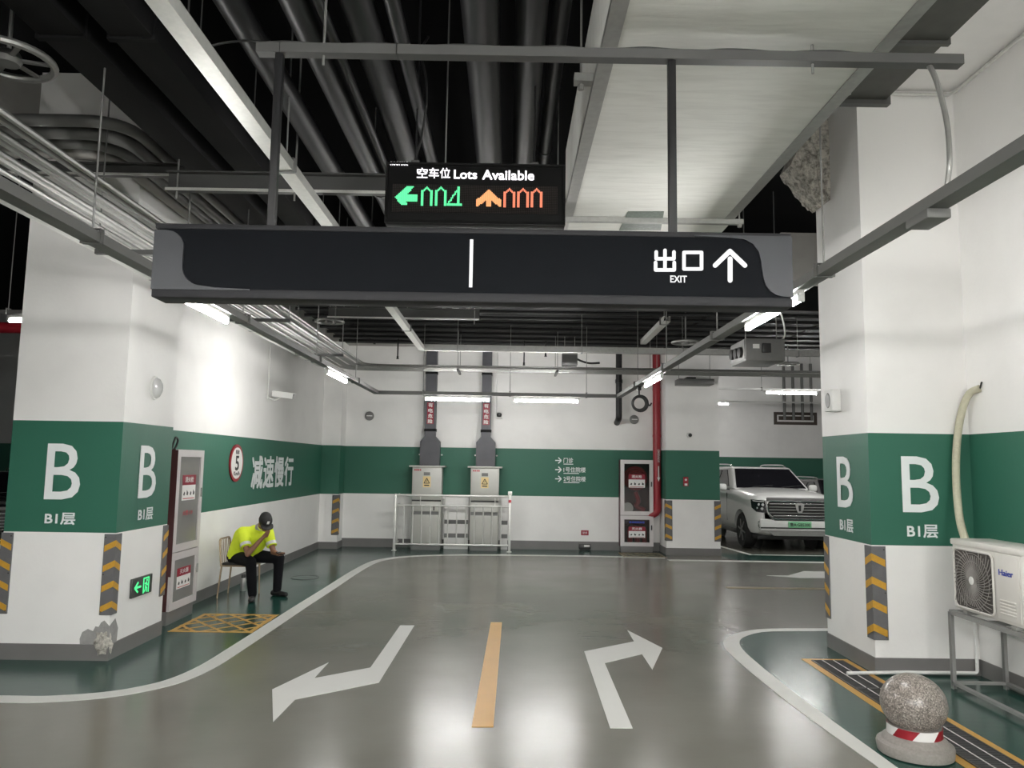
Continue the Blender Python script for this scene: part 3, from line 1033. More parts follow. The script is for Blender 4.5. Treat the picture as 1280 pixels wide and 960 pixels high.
# ------------------------------------------------------------------ conduits: up the left side, round the corner, along the back wall
for i in range(10):
    x = -2.72 - i * 0.062
    z = 3.72 + (0.0, 0.0, 0.045, 0.0, 0.0, 0.05, 0.0, 0.0, 0.04, 0.0)[i]
    r = (0.02, 0.02, 0.014, 0.024, 0.024, 0.014, 0.02, 0.028, 0.016, 0.02)[i]
    yb = 14.35 + i * 0.062
    t = MB().tube(round_corners([(x, -7.5, z), (x, yb, z), (9.6, yb, z)], 0.55, 7), r, 8).build('conduit', 'galv')
    tag(t, 'galvanised conduit bending from left run to back wall, %s from the lane' % ORD[i], 'conduit', 'galvanised conduits over the left lamp tray')
for k, (xa, xb, za) in enumerate(((-3.46, -3.34, 3.60),)):
    t = thing('cable_trunking', ('pale flat trunking on the pillar side of the left conduits', 'narrow trunking on the lane side of the left conduits')[k], 'trunking', ((xa + xb) / 2, 3, za))
    MB().box(xa, xb, -7.5, 13.6, za, za + 0.07).build('body', ('galv_bright', 'tray')[k], t, False, True)
    for y in (1.5, 4.3, 7.1, 9.9, 12.7):
        MB().box(xa - 0.004, xb + 0.004, y, y + 0.05, za - 0.004, za + 0.074).build('joint', 'galv', t, False, True)
for i, y in enumerate((0.2, 3.1, 6.0, 8.9, 11.8)):
    t = thing('trapeze_hanger', 'steel trapeze under the left conduits, %s from the photographer' % ORD[i], 'hanger', (-3.0, y, 3.56), 0, 'trapezes under the left conduits')
    MB().box(-3.38, -2.62, y, y + 0.04, 3.545, 3.585).build('strut', 'tray_dark', t, False, True)
    for x in (-3.36, -2.64):
        MB().tube([(x, y + 0.02, 3.585), (x, y + 0.02, ZC)], 0.006, 6).build('hanger_rod', 'rod', t, True, True)
for i, x in enumerate((-1.0, 0.9, 2.8)):
    t = thing('trapeze_hanger', 'steel trapeze under the back wall conduits, %s from the left' % ORD[i], 'hanger', (x, 14.6, 3.68), 0, 'trapezes under the back conduits')
    MB().box(x, x + 0.04, 14.28, 15.0, 3.65, 3.69).build('strut', 'tray_dark', t, False, True)
    for y in (14.3, 14.98):
        MB().tube([(x + 0.02, y, 3.69), (x + 0.02, y, 4.5)], 0.006, 6).build('hanger_rod', 'rod', t, True, True)

# ------------------------------------------------------------------ bright cable channel: toward the back wall, then across
DXC = -1.52
t = tray('cable_channel', 'bright zinc cable channel running overhead left of the sign', (DXC, -7, 3.83), (DXC, 12.9, 3.83), 0.10, 0.07, 'galv_bright', fr(-7, 12.9, 0.5, 4.9, 8.0, 11.0), ZC)
tray('cable_channel', 'zinc cable channel crossing high before the back wall', (DXC - 0.05, 12.95, 3.83), (9.0, 12.95, 3.83), 0.10, 0.10, 'galv', fr(DXC - 0.05, 9.0, -0.9, 1.25, 3.0, 5.0, 7.0), tops=(4.5, 4.5, 4.5, 4.5, 4.5))
p, q = at(815, 400, Z=4.0), at(790, 432, Z=3.95)
t = tray('cable_channel', 'short zinc cable channel hanging right of centre near the back', (2.27, p.y, 3.98), (2.30, 12.85, 3.98), 0.10, 0.08, 'galv_bright', (0.1,), ZC)

# ------------------------------------------------------------------ black pipes and ducts along the ceiling
def ypipe(label, x, r, z, y0, y1, mat='black_paint', extra=(), name='ceiling_pipe', group='black pipes along the ceiling'):
    t = thing(name, label, 'pipe', (x, (y0 + y1) / 2, z), 0, group)
    pts = [(x, y0, z), (x, y1, z)] + list(extra)
    MB().tube(round_corners(pts, 2.2 * r + 0.05, 6), r, 16).build('pipe_run', mat, t, True, True)
    y = y0 + 1.3
    while y < y1 - 0.4:
        MB().tube([(x, y, z), (x, y + 0.07, z)], r * 1.12, 16).build('coupling', mat, t, True, True)
        y += 3.1
    return t


ypipe('thick black ceiling pipe, nearest to the bright cable channel', -1.57, 0.085, 4.42, -7, 11.6, extra=[(-1.57, 11.6, 5.2)])
ypipe('thick black ceiling pipe, second from the bright cable channel', -1.20, 0.085, 4.40, -7, 11.8, extra=[(-1.20, 11.8, 5.2)])
ypipe('thick black ceiling pipe just left of the LED display', -0.87, 0.095, 4.42, -7, 12.0, extra=[(-0.87, 12.0, 4.9)])
ypipe('thin black ceiling pipe between the thick ones', -1.045, 0.028, 4.33, -7, 12.0)
ypipe('thin black ceiling pipe beside the LED display hanger', -0.67, 0.045, 4.40, -7, 12.0)
ypipe('thick black ceiling pipe above the LED display', -0.20, 0.11, 4.50, -7, 11.5, extra=[(-0.20, 11.5, 5.2)])
ypipe('black ceiling pipe between the LED display and the wrapped duct', 0.10, 0.10, 4.62, -7, 11.5, extra=[(0.10, 11.5, 5.2)])
ypipe('thin black ceiling pipe left of the bright cable channel', -1.86, 0.045, 4.36, -7, 12.0)
ypipe('black ceiling pipe high beside the wrapped duct', 0.30, 0.06, 4.8, -7, 11.5)
for i, (x0, x1, lab) in enumerate(((-2.66, -2.40, 'black square duct overhead nearest the left conduits'), (-2.26, -2.02, 'black square duct overhead nearest the bright cable channel'))):
    t = thing('ceiling_duct', lab, 'duct', ((x0 + x1) / 2, 2, 4.25), 0, 'black square ducts on the left of the ceiling')
    MB().rbox(x0, x1, -7, 11.2, 4.24, 4.46, 0.01).build('duct_run', 'black_matt', t, True, True)
    for y in (-3, 0.5, 4.0, 7.5):
        MB().box(x0 - 0.015, x1 + 0.015, y, y + 0.04, 4.225, 4.475).build('flange', 'black_matt', t, False, True)

for i in range(7):
    y = 12.5 + i * 0.55
    z = 4.44
    t = MB().tube([(-3.6, y, z), (9.2, y, z)], 0.03, 10).build('cross_pipe', 'black_paint')
    tag(t, 'thin black pipe crossing the ceiling near the back wall, %s from the front' % ORD[i], 'pipe', 'thin black pipes crossing near the back wall')
t = thing('cross_duct', 'wide flat black duct crossing above the thin pipes near the back', 'duct', (4.2, 14.6, 4.5))
MB().box(-3.6, 9.2, 12.3, 16.5, 4.5, 5.1).build('duct_run', 'black_matt', t, False, True)
for x in (-3.0, -1.0, 1.2, 3.4, 5.6, 7.8):
    MB().box(x, x + 0.04, 12.28, 16.52, 4.482, 5.11).build('flange', 'black_matt', t, False, True)


def strut(label, x0, x1, y, z, h=0.16, mat='tray_dark', rods=()):
    t = thing('cross_strut', label, 'strut', ((x0 + x1) / 2, y, z))
    mb = MB()
    mb.box(x0, x1, y, y + 0.012, z, z + h)
    mb.box(x0, x1, y - 0.05, y, z, z + 0.012).box(x0, x1, y - 0.05, y, z + h - 0.012, z + h)
    mb.build('web', mat, t, False, True)
    MB().box(x0, x1, y - 0.055, y - 0.05, z - 0.002, z + 0.02).build('lip', 'galv_bright', t, False, True)
    for x in rods:
        MB().tube([(x, y - 0.02, z - 0.06), (x, y - 0.02, ZC)], 0.008, 6).build('hanger_rod', 'rod', t, True, True)
    return t


strut('dark steel cross strut carrying the pipes left of the LED display', -2.70, 0.35, 5.75, 3.98, rods=(-2.62, -1.70))
strut('dark steel cross strut seen under the big sign at left', -2.66, -0.45, 10.9, 3.98, rods=(-2.55, -0.52))
strut('grey steel cross strut carrying the pipes at far left', -4.9, -2.75, 6.6, 4.42, 0.12)

# bent grey pipes above the left pillar
for i in range(4):
    y = 5.9 + i * 0.22
    x = -3.15 - i * 0.16
    z = 4.62
    t = MB().tube(round_corners([(-9, y, z), (x, y, z), (x, 12.1, z)], 0.35, 7), (0.05, 0.06, 0.05, 0.055)[i], 10).build('bent_pipe', 'concrete' if i == 3 else 'tray')
    tag(t, 'grey pipe bending round above the left pillar, %s from the lane' % ORD[i], 'pipe', 'grey bent pipes above the left pillar')


def antenna(label, c, r, top):
    """round ring hung flat on a rod"""
    t = thing('hanging_ring', label, 'ring', c)
    MB().tube([(c[0] + r * math.cos(a), c[1] + r * math.sin(a), c[2]) for a in [2 * math.pi * i / 28 for i in range(28)]], 0.022, 8, True).build('rim', 'galv', t, True, True)
    for k in range(3):
        a = math.pi * k / 3 + 0.3
        MB().bar((c[0] - r * math.cos(a), c[1] - r * math.sin(a), c[2]), (c[0] + r * math.cos(a), c[1] + r * math.sin(a), c[2]), 0.03, 0.012).build('spoke', 'tray', t, False, True)
    MB().lathe([(0.06, c[2] - 0.03), (0.075, c[2]), (0.06, c[2] + 0.04)], (c[0], c[1], 0), 14).build('hub', 'tray', t, True, True)
    MB().tube([(c[0], c[1], c[2]), (c[0], c[1], top)], 0.012, 8).build('stem', 'rod', t, True, True)


p = at(10, 74, Z=4.15); antenna('round steel ring hanging at the upper left corner', p, 0.23, ZC)
p = at(857, 428, Y=12.6); antenna('round steel ring hanging near the red pipe', p, 0.22, 4.52)
p = at(985, 455, Y=15.5); antenna('round steel ring hanging above the parked car', p, 0.21, 4.5)
p = at(412, 402, Z=4.15); antenna('round steel ring hanging under the pipes at left back', p, 0.22, ZC)

# ------------------------------------------------------------------ wrapped air duct and plain duct
t = thing('air_duct', 'wide white cloth-wrapped air duct above the exit arrow', 'duct', (1.16, 2.5, 4.0))
MB().rbox(0.46, 1.87, -7, 6.30, 4.0, 4.62, 0.012).build('wrapped_duct', 'wrap', t, True, True)
MB().rbox(0.50, 1.90, 6.30, 8.8, 4.0, 4.6, 0.012).build('far_section', 'wrap', t, True, True)
for a, b in ((0.44, 0.52), (1.81, 1.89)):
    MB().box(a, b, -7, 6.30, 3.994, 4.03).build('edge_strip', 'galv', t, False, True)
pa, pb = at(776, 266, Z=3.995), at(824, 286, Z=3.995)
tag(MB().prism([(at(785, 264, Z=4).x, at(785, 264, Z=4).y), (at(830, 264, Z=4).x, at(830, 264, Z=4).y), (at(826, 287, Z=4).x, at(826, 287, Z=4).y), (at(774, 287, Z=4).x, at(774, 287, Z=4).y)], 3.993, 4.001, 'xy').build('foil_patch', 'foil', t, False, True), 'dark green mesh patch on the duct')
for i, y in enumerate((0.4, 2.6, 4.15, 6.22)):
    t = thing('duct_hanger', 'steel hanger on the wrapped duct, %s from the photographer' % ORD[i], 'hanger', (1.16, y, 3.97), 0, 'hangers on the wrapped air duct')
    if i == 3:
        MB().box(0.36, 1.97, y, y + 0.045, 3.955, 3.998).build('bar', 'galv', t, False, True)
    for sd, x in ((-1, 0.39), (1, 1.94)):
        MB().tube([(x, y + 0.02, 3.93 if i == 3 else 4.08), (x, y + 0.02, ZC)], 0.007, 6).build('hanger_rod', 'rod', t, True, True)
        MB().lathe([(0.018, 3.93), (0.018, 3.955)] if i == 3 else [(0.018, 4.06), (0.018, 4.09)], (x, y + 0.02, 0), 6).build('nut', 'galv', t, False, True)
        xe = 0.46 if sd < 0 else 1.87
        MB().box(min(x - 0.04 * 1, xe), max(x + 0.04, xe), y - 0.01, y + 0.055, 4.10, 4.15).build('side_clamp', 'galv', t, False, True)
t = thing('steel_duct', 'dark bare steel duct beside the wrapped duct at upper right', 'duct', (2.2, 0, 4.3))
MB().box(1.99, 2.43, -7, 4.72, 4.3, 4.9).build('duct_run', 'duct_dark', t, False, True)
MB().box(1.95, 2.46, 4.69, 4.74, 4.27, 4.93).build('flange', 'tray_dark', t, False, True)
for y in (3.2, 4.0):
    MB().box(1.97, 2.45, y, y + 0.03, 4.28, 4.9).build('rib', 'tray_dark', t, False, True)
# thin white pipe along the upper right wall
p, q = at(1110, 116, Y=YRP - 0.05), at(1280, 119, X=XRW - 0.03)
t = MB().tube([(p.x, YRP - 0.03, p.z), (XRW - 0.06, YRP - 0.03, p.z), (XRW - 0.03, YRP - 0.1, p.z), (XRW - 0.03, 0, p.z)], 0.018, 8).build('wall_conduit', 'galv_bright')
tag(t, 'thin pale conduit on the upper right wall', 'conduit')
# rough unpainted concrete lump on the right pillar
rp = [at(a, b, X=XRP) for a, b in ()]
random.seed(9)
bm = bmesh.new()
poly = [(988, 206), (1012, 148), (1052, 100), (1053, 190), (1056, 226), (1056, 236), (1044, 240), (1040, 248), (1030, 254), (1024, 248), (1016, 240), (1004, 224)]
q = [at(a, b, Y=7.95) for a, b in poly]
vs = [bm.verts.new((p.x, p.y, p.z)) for p in q]
f = bm.faces.new(vs)
bmesh.ops.triangulate(bm, faces=[f])
for _ in range(2):
    bmesh.ops.subdivide_edges(bm, edges=bm.edges[:], cuts=1, use_grid_fill=True)
r = bmesh.ops.extrude_face_region(bm, geom=bm.faces[:])
for v in r['geom']:
    if isinstance(v, bmesh.types.BMVert):
        v.co.y = 8.3
for v in bm.verts:
    v.co += Vector((random.uniform(-.012, .012), random.uniform(-.02, .02), random.uniform(-.012, .012)))
bmesh.ops.recalc_face_normals(bm, faces=bm.faces)
me = bpy.data.meshes.new('rough_concrete')
bm.to_mesh(me); bm.free()
tag(link_mesh('rough_concrete', me, 'rough', PR, False, False), 'rough bare concrete lump at the top of the pillar')
room('wall_upper_right', [(3.45, 4.3, 9.4, 9.7, 4.28, 4.9)], 'concrete', 'pale concrete beam end seen behind the exit sign', 'beam')

# ------------------------------------------------------------------ big exit sign on its bar
SY = 3.5
SX0, SX1, SZ0, SZ1 = -1.685, 1.33, 2.665, 3.005
sg = thing('exit_sign', 'long black hanging sign with white exit lettering and arrow', 'sign', ((SX0 + SX1) / 2, SY, SZ0))
ES = ROOT[sg.name].inverted().translation
hw_, hh = (SX1 - SX0) / 2, SZ1 - SZ0
MB().rbox(-hw_ + 0.01, hw_ - 0.01, 0.0, 0.13, 0.0, hh, 0.006).build('housing', 'sign_frame', sg)
MB().box(-hw_ + 0.02, hw_ - 0.02, -0.008, 0.0, 0.03, hh - 0.02).build('face_panel', 'sign_black', sg, False)
MB().rbox(-hw_, hw_, -0.014, 0.135, hh - 0.022, hh + 0.004, 0.004).build('top_rail', 'sign_frame', sg)
MB().rbox(-hw_, hw_, -0.014, 0.135, -0.012, 0.032, 0.006).build('bottom_rail', 'sign_frame', sg)


def cap_outline():
    """S-shaped grey end piece, left version, x from the sign's left end"""
    W, H = 0.155, hh - 0.025
    p = [(0, 0.025), (0, H - 0.005)]
    p += [(0.05, H - 0.005)]
    p += arc((0.062, H - 0.085), 0.078, 85, 0, 6)
    p += [(0.140, 0.14)]
    p += arc((0.235, 0.14), 0.095, 180, 262, 7)
    p += [(0.30, 0.036), (0.46, 0.031), (0.46, 0.025)]
    return p


o = MB().prism([(-hw_ + a, b) for a, b in cap_outline()], -0.020, 0.12, 'xz').build('end_cap', 'sign_cap', sg, False)
tag(o, 'curved grey end cap')
H_ = hh
rc = [(0, 0.035), (0, H_ - 0.012), (-0.46, H_ - 0.012), (-0.46, H_ - 0.018), (-0.30, H_ - 0.023)]
rc += arc((-0.235, H_ - 0.115), 0.092, 82, 180, 0 or 7)[0:0]
rc += [(-0.225, H_ - 0.03), (-0.185, H_ - 0.052), (-0.158, H_ - 0.09), (-0.147, H_ - 0.14), (-0.140, 0.13), (-0.128, 0.09), (-0.108, 0.062), (-0.082, 0.045), (-0.05, 0.037)]
o = MB().prism([(hw_ + a, b) for a, b in rc], -0.020, 0.12, 'xz').build('end_cap', 'sign_cap', sg, False)
tag(o, 'curved grey end cap')


def sx(px, py):
    p = at(px, py, Y=SY - 0.012)
    return p.x - ES.x, p.z - ES.z


# divider
a, b = sx(589.5, 299), sx(588.5, 359)
MB().rbox(a[0] - 0.008, a[0] + 0.008, -0.012, -0.007, b[1], a[1], 0.002).build('divider', 'sign_white', sg)


def stroke_path(name, pts, w, parent, mat, y=-0.012):
    mb = MB()
    for i in range(len(pts) - 1):
        mb.bar((pts[i][0], y, pts[i][1]), (pts[i + 1][0], y, pts[i + 1][1]), w, 0.005, (0, 1, 0))
    return mb


def strokes(name, groups, w, parent, mat, y=-0.0105):
    """rounded lettering strokes laid on the face"""
    mb = MB()
    for g in groups:
        for i in range(len(g) - 1):
            a, b = Vector((g[i][0], g[i][1])), Vector((g[i + 1][0], g[i + 1][1]))
            d = (b - a).normalized()
            n = Vector((-d.y, d.x)) * w / 2
            an = math.degrees(math.atan2(n.y, n.x))
            out = arc(tuple(a), w / 2, an, an + 180, 6) + arc(tuple(b), w / 2, an + 180, an + 360, 6)
            mb.prism(out, y, y + 0.004, 'xz')
    return mb.build(name, mat, parent, False)


kx = 4.923


def g8(*pts):
    return [sx(780 + a / kx, 270 + b / kx) for a, b in pts]


strokes('character', [g8((253, 210), (253, 325)), g8((199, 220), (199, 262), (308, 262), (308, 220)), g8((195, 285), (195, 331), (310, 331), (310, 285))], 0.0165, sg, 'sign_white')
strokes('character', [g8((370, 223), (478, 223), (478, 325), (370, 325), (370, 223))], 0.0165, sg, 'sign_white')
strokes('arrow', [g8((562, 303), (653, 215), (745, 303)), g8((654, 262), (654, 395))], 0.0225, sg, 'sign_white')
c = sx(780 + 336 / kx, 270 + 388 / kx)
text('EXIT', sg, c[0], c[1], 0.0775, 0.032, -0.0115, 'sign_white', 'lettering', 0.02)
# posts and carrying bar
for px, py in ((345, 170), (840, 180)):
    p = at(px, py, Y=SY + 0.06)
    MB().rbox(p.x - 0.019, p.x + 0.019, SY + 0.04, SY + 0.08, SZ1, 3.90, 0.004).build('hanger_post', 'black_paint', sg, True, True)
p0, p1 = at(320, 53, Y=SY + 0.03), at(1205, 65, Y=SY + 0.03)
bz = 3.9
tr = thing('support_bar', 'grey steel bar carrying the big hanging sign', 'bar', ((p0.x + p1.x) / 2, SY + 0.06, bz))
MB().box(p0.x, p1.x, SY + 0.03, SY + 0.034, bz, bz + 0.05).box(p0.x, p1.x, SY + 0.034, SY + 0.09, bz, bz + 0.004).box(p0.x, p1.x, SY + 0.034, SY + 0.09, bz + 0.046, bz + 0.05).build('channel', 'tray_dark', tr, False, True)
for px in (405, 1015):
    x = at(px, 60, Y=SY + 0.06).x
    MB().tube([(x, SY + 0.06, bz - 0.05), (x, SY + 0.06, ZC if px < 700 else 4.0)], 0.007, 6).build('hanger_rod', 'rod', tr, True, True)
for px in (352, 497):
    x = at(px, 60, Y=SY + 0.06).x
    MB().tube([(x, SY + 0.027, bz - 0.003), (x, SY + 0.027, bz + 0.053), (x, SY + 0.093, bz + 0.053), (x, SY + 0.093, bz - 0.003)], 0.002, 6, True).build('cable_tie', 'black_plastic', tr, True, True)
# cable lying on the bar
pts = []
random.seed(2)
for i in range(24):
    x = p0.x + 0.02 + (1.85 - p0.x) * i / 23
    pts.append((x, SY + 0.05, bz + 0.058 + 0.006 * math.sin(i * 1.9)))
pl = [(p0.x - 0.32, SY + 0.1, bz + 0.04), (p0.x - 0.18, SY + 0.09, bz + 0.075), (p0.x - 0.05, SY + 0.06, bz + 0.07)]
t = MB().tube(smooth_path(pl + pts, 4), 0.006, 8).build('power_cable', 'black_rubber')
tag(t, 'thin dark cable lying along the sign carrying bar', 'cable')
pts = [at(1157, 74, Y=SY + 0.1), at(1170, 100, Y=3.5), at(1183, 150, Y=3.45), at(1187, 200, Y=3.42), at(1184, 232, X=TXR)]
t = MB().tube(smooth_path(pts, 6), 0.013, 8).build('power_cable', 'galv')
tag(t, 'grey flexible conduit dropping from the bar to the right lamp tray', 'cable')
o = MB().rbox(TXR - 0.06, TXR + 0.06, 3.52, 3.72, TZ - 0.05, TZ, 0.008).build('junction_box', 'tray')
tag(o, 'small grey junction box under the right lamp tray', 'junction box')

# ------------------------------------------------------------------ LED display
LY = 5.0
lx0, lx1, lz0, lz1 = -0.865, 0.365, 3.52, 3.945
ld = thing('led_display', 'black LED board showing free parking lots in green and red', 'display', ((lx0 + lx1) / 2, LY, lz0))
LC = ROOT[ld.name].inverted().translation
w2, h2 = (lx1 - lx0) / 2, lz1 - lz0
MB().rbox(-w2, w2, 0, 0.12, 0, h2, 0.006).build('case', 'led_case', ld)
mb = MB().box(-w2, w2, -0.012, 0, 0, 0.02).box(-w2, w2, -0.012, 0, h2 - 0.015, h2).box(-w2, -w2 + 0.015, -0.012, 0, 0.02, h2 - 0.015).box(w2 - 0.015, w2, -0.012, 0, 0.02, h2 - 0.015)
mb.build('bezel', 'led_case', ld, False)


def lx(px, py):
    p = at(px, py, Y=LY - 0.004)
    return p.x - LC.x, p.z - LC.z


a, b = lx(491, 230), lx(697, 268)
MB().box(a[0], b[0], -0.004, 0.0, b[1], a[1]).build('led_module', 'led_board', ld, False)
k5 = 1280 / 280


def t5(s, x0, x1, y0, y1, mat, bold, nm='lettering'):
    a, b = lx(460 + x0 / k5, 180 + (y0 + y1) / 2 / k5), lx(460 + x1 / k5, 180 + (y0 + y1) / 2 / k5)
    t_, u_ = lx(460 + (x0 + x1) / 2 / k5, 180 + y0 / k5), lx(460 + (x0 + x1) / 2 / k5, 180 + y1 / k5)
    text(s, ld, (a[0] + b[0]) / 2, (t_[1] + u_[1]) / 2, b[0] - a[0], t_[1] - u_[1], -0.006, mat, nm, bold)


t5('空', 280, 340, 137, 193, 'led_white', 0.01, 'character')
t5('车', 348, 405, 137, 195, 'led_white', 0.01, 'character')
t5('位', 412, 470, 137, 195, 'led_white', 0.01, 'character')
t5('Lots', 492, 622, 150, 198, 'led_white', 0.02)
t5('Available', 655, 948, 152, 204, 'led_white', 0.02)
t5('noorsec', 128, 228, 102, 122, 'led_white', 0.01, 'brand_lettering')
PITCHD = 0.0085


def dots(name, shape, px0, py0, px1, py1, nx, ny, mat):
    """lit diodes of one symbol: shape(u, v) says which are on"""
    a, b = lx(px0, py0), lx(px1, py1)
    mb = MB()
    for i in range(nx):
        for j in range(ny):
            if shape(i, j):
                x = a[0] + (i + 0.5) / nx * (b[0] - a[0])
                z = a[1] + (j + 0.5) / ny * (b[1] - a[1])
                s = 0.0037
                mb.box(x - s, x + s, -0.007, -0.004, z - s, z + s)
    return mb.build(name, mat, ld, False)


def in_poly(poly, x, y):
    c = False
    for i in range(len(poly)):
        (x1, y1), (x2, y2) = poly[i - 1], poly[i]
        if (y1 > y) != (y2 > y) and x < (x2 - x1) * (y - y1) / (y2 - y1) + x1:
            c = not c
    return c


ar = [(0, 0.6), (0.5, 0.03), (0.85, 0.0), (0.55, 0.45), (1.0, 0.45), (1.0, 0.82), (0.5, 0.82), (0.6, 1.0), (0.3, 1.0)]
dots('led_arrow', lambda i, j: in_poly(ar, (i + .5) / 18, (j + .5) / 16), 494, 232.5, 521.5, 256.5, 18, 16, 'led_green')
zero = lambda i, j: (i in (0, 1, 7, 8) and j >= 3) or (j == 0 and i in (4,)) or (j == 1 and i in (3, 4, 5)) or (j == 2 and i in (2, 3, 5, 6)) or (j == 3 and i in (2, 6))
four = lambda i, j: (i in (8, 9)) or (j in (14, 15)) or (0 <= (j - 3) and abs((11 - j) * 0.72 - (i - 0.5)) < 0.9 and i < 9) if j < 14 else True
for x0, x1 in ((526.5, 540.5), (544, 558)):
    dots('led_digit', zero, x0, 233, x1, 257.5, 9, 16, 'led_green')
dots('led_digit', lambda i, j: (j >= 14) or (i in (8, 9)) or (i < 8 and abs(i - (8.5 - (j - 1) * 0.62)) < 0.8 and j < 14), 559, 233, 577.5, 257.5, 12, 16, 'led_green')
up = [(0.5, 0.0), (1.0, 0.62), (1.0, 1.0), (0.88, 0.95), (0.62, 0.66), (0.62, 1.0), (0.38, 1.0), (0.38, 0.66), (0.12, 0.95), (0.0, 1.0), (0.0, 0.62)]
dots('led_arrow', lambda i, j: in_poly(up, (i + .5) / 20, (j + .5) / 14), 595.5, 237, 626.5, 258.5, 20, 14, 'led_orange')
for x0 in (629.5, 646.5, 663.5):
    dots('led_digit', zero, x0, 235, x0 + 14.5, 259.5, 9, 16, 'led_red')
for px in (520, 668):
    x = at(px, 195, Y=LY + 0.05).x - LC.x
    MB().tube([(x, 0.05, h2), (x, 0.05, h2 + 1.5)], 0.008, 6).build('hanger_rod', 'black_paint', ld)
    MB().rbox(x - 0.03, x + 0.03, 0.02, 0.08, h2, h2 + 0.03, 0.005).build('bracket', 'tray_dark', ld)
x = at(557, 190, Y=LY + 0.05).x - LC.x
MB().tube([(x, 0.06, h2), (x, 0.06, h2 + 1.7)], 0.006, 6).build('hanger_rod', 'galv', ld)
t = MB().tube(smooth_path([at(519, 200, Y=5.08), at(527, 170, Y=5.1), at(533, 130, Y=5.1), at(532, 95, Y=5.1), at(526, 65, Y=5.1), (-0.62, 5.15, 4.95)], 5), 0.009, 8).build('power_cable', 'black_rubber')
tag(t, 'loose black cable curving up behind the LED board', 'cable')

# ================================================================== corner guards
def corner_guard(label, x, y, sx_, sy_, z0, z1, leg=0.10, n=4, one_side=False, flip=1):
    """L-shaped rubber guard on a vertical pillar edge; sx_/sy_ point from the edge along the two faces"""
    t = thing('corner_guard', label, 'corner guard', (x, y, z0), 0, 'black and yellow corner guards')
    th = 0.012
    ox, oy = -sx_ * th, -sy_ * th
    poly = [(ox, oy), (sx_ * leg, oy), (sx_ * leg, 0), (0, 0), (0, sy_ * leg), (ox, sy_ * leg)]
    MB().prism(poly, 0, z1 - z0, 'xy').build('rubber', 'rubber', t, False)
    for i in range(n):
        H = z1 - z0
        zc = H * (i + 0.55) / n
        hh_ = H * 0.038
        sl = H * 0.07
        # chevron: one slanted tape on each face, meeting at the edge
        e = 0.0035
        mb = MB()
        a, b = oy - sy_ * e, oy
        pts = [(ox, zc + hh_), (sx_ * leg * 0.92, zc + hh_ - sl), (sx_ * leg * 0.92, zc - hh_ - sl), (ox, zc - hh_)]
        mb.prism(pts, a, b, 'xz')
        a, b = ox - sx_ * e, ox
        pts = [(oy, zc + hh_), (sy_ * leg * 0.92, zc + hh_ - sl), (sy_ * leg * 0.92, zc - hh_ - sl), (oy, zc - hh_)]
        mb.prism(pts, a, b, 'yz')
        mb.build('yellow_tape', 'reflect', t, False)
    for zz in (0.03, (z1 - z0) / 2, z1 - z0 - 0.03):
        MB().lathe([(0.007, 0), (0.007, 0.003)], (sx_ * leg * 0.85, oy - sy_ * 0.002 - 0.0015, zz), 8, 'y').build('screw', 'black_plastic', t, False)
    return t


corner_guard('corner guard on the near right edge of the left pillar', XLP, YLP, -1, 1, 0.42, ZB - 0.01)
corner_guard('corner guard on the near left edge of the left pillar', XLL, YLP, 1, 1, 0.42, ZB - 0.01)
corner_guard('corner guard on the far edge of the left pillar beside the fire cabinet', XLP, YLF, -1, -1, 0.42, ZB - 0.01)
corner_guard('corner guard on the near edge of the right pillar', XRP, YRP, 1, 1, 0.31, ZB - 0.01, 0.125)
corner_guard('corner guard on the far edge of the right pillar', XRP, YRF, 1, -1, 0.31, ZB - 0.01, 0.10)
corner_guard('corner guard on the corner pilaster left of the railing', -3.70, 16.75, -1, 1, 0.30, ZB - 0.02, 0.13)
corner_guard('corner guard on the back pillar beside the red pipe', 3.45, 16.55, 1, 1, 0.30, ZB - 0.02, 0.13)
corner_guard('corner guard on the back pillar beside the white car', 4.62, 16.55, -1, 1, 0.30, ZB - 0.02, 0.13)


# ================================================================== fire cabinets
def instruction_label(parent, head, cx, zc, w, h, y, red_h=0.4):
    """red heading strip with white characters over a white sheet of small pictures"""
    zr = zc + h / 2 - h * red_h
    MB().box(cx - w / 2, cx + w / 2, y - 0.002, y, zr, zc + h / 2).build('red_heading', 'red_label', parent, False)
    text(head, parent, cx, (zr + zc + h / 2) / 2 + h * 0.02, w * 0.62, h * red_h * 0.55, y - 0.004, 'paper', 'lettering', 0.02, 0.002)
    MB().box(cx - w / 2, cx + w / 2, y - 0.002, y, zc - h / 2, zr).build('instruction_sheet', 'paper', parent, False)
    mb = MB()
    for i in range(4):
        x = cx - w * 0.36 + i * w * 0.24
        z = (zc - h / 2 + zr) / 2
        mb.prism([(x - w * 0.05, z - h * 0.09), (x + w * 0.05, z - h * 0.11), (x + w * 0.075, z), (x + w * 0.01, z + h * 0.05), (x - w * 0.03, z + h * 0.11)][:(5 if i % 2 else 4)], y - 0.0035, y - 0.002, 'xz')
    mb.build('pictogram', 'ink', parent, False)
    MB().box(cx - w * 0.42, cx + w * 0.42, y - 0.0035, y - 0.002, zc - h / 2 + h * 0.05, zc - h / 2 + h * 0.085).build('caption', 'ink_red', parent, False)


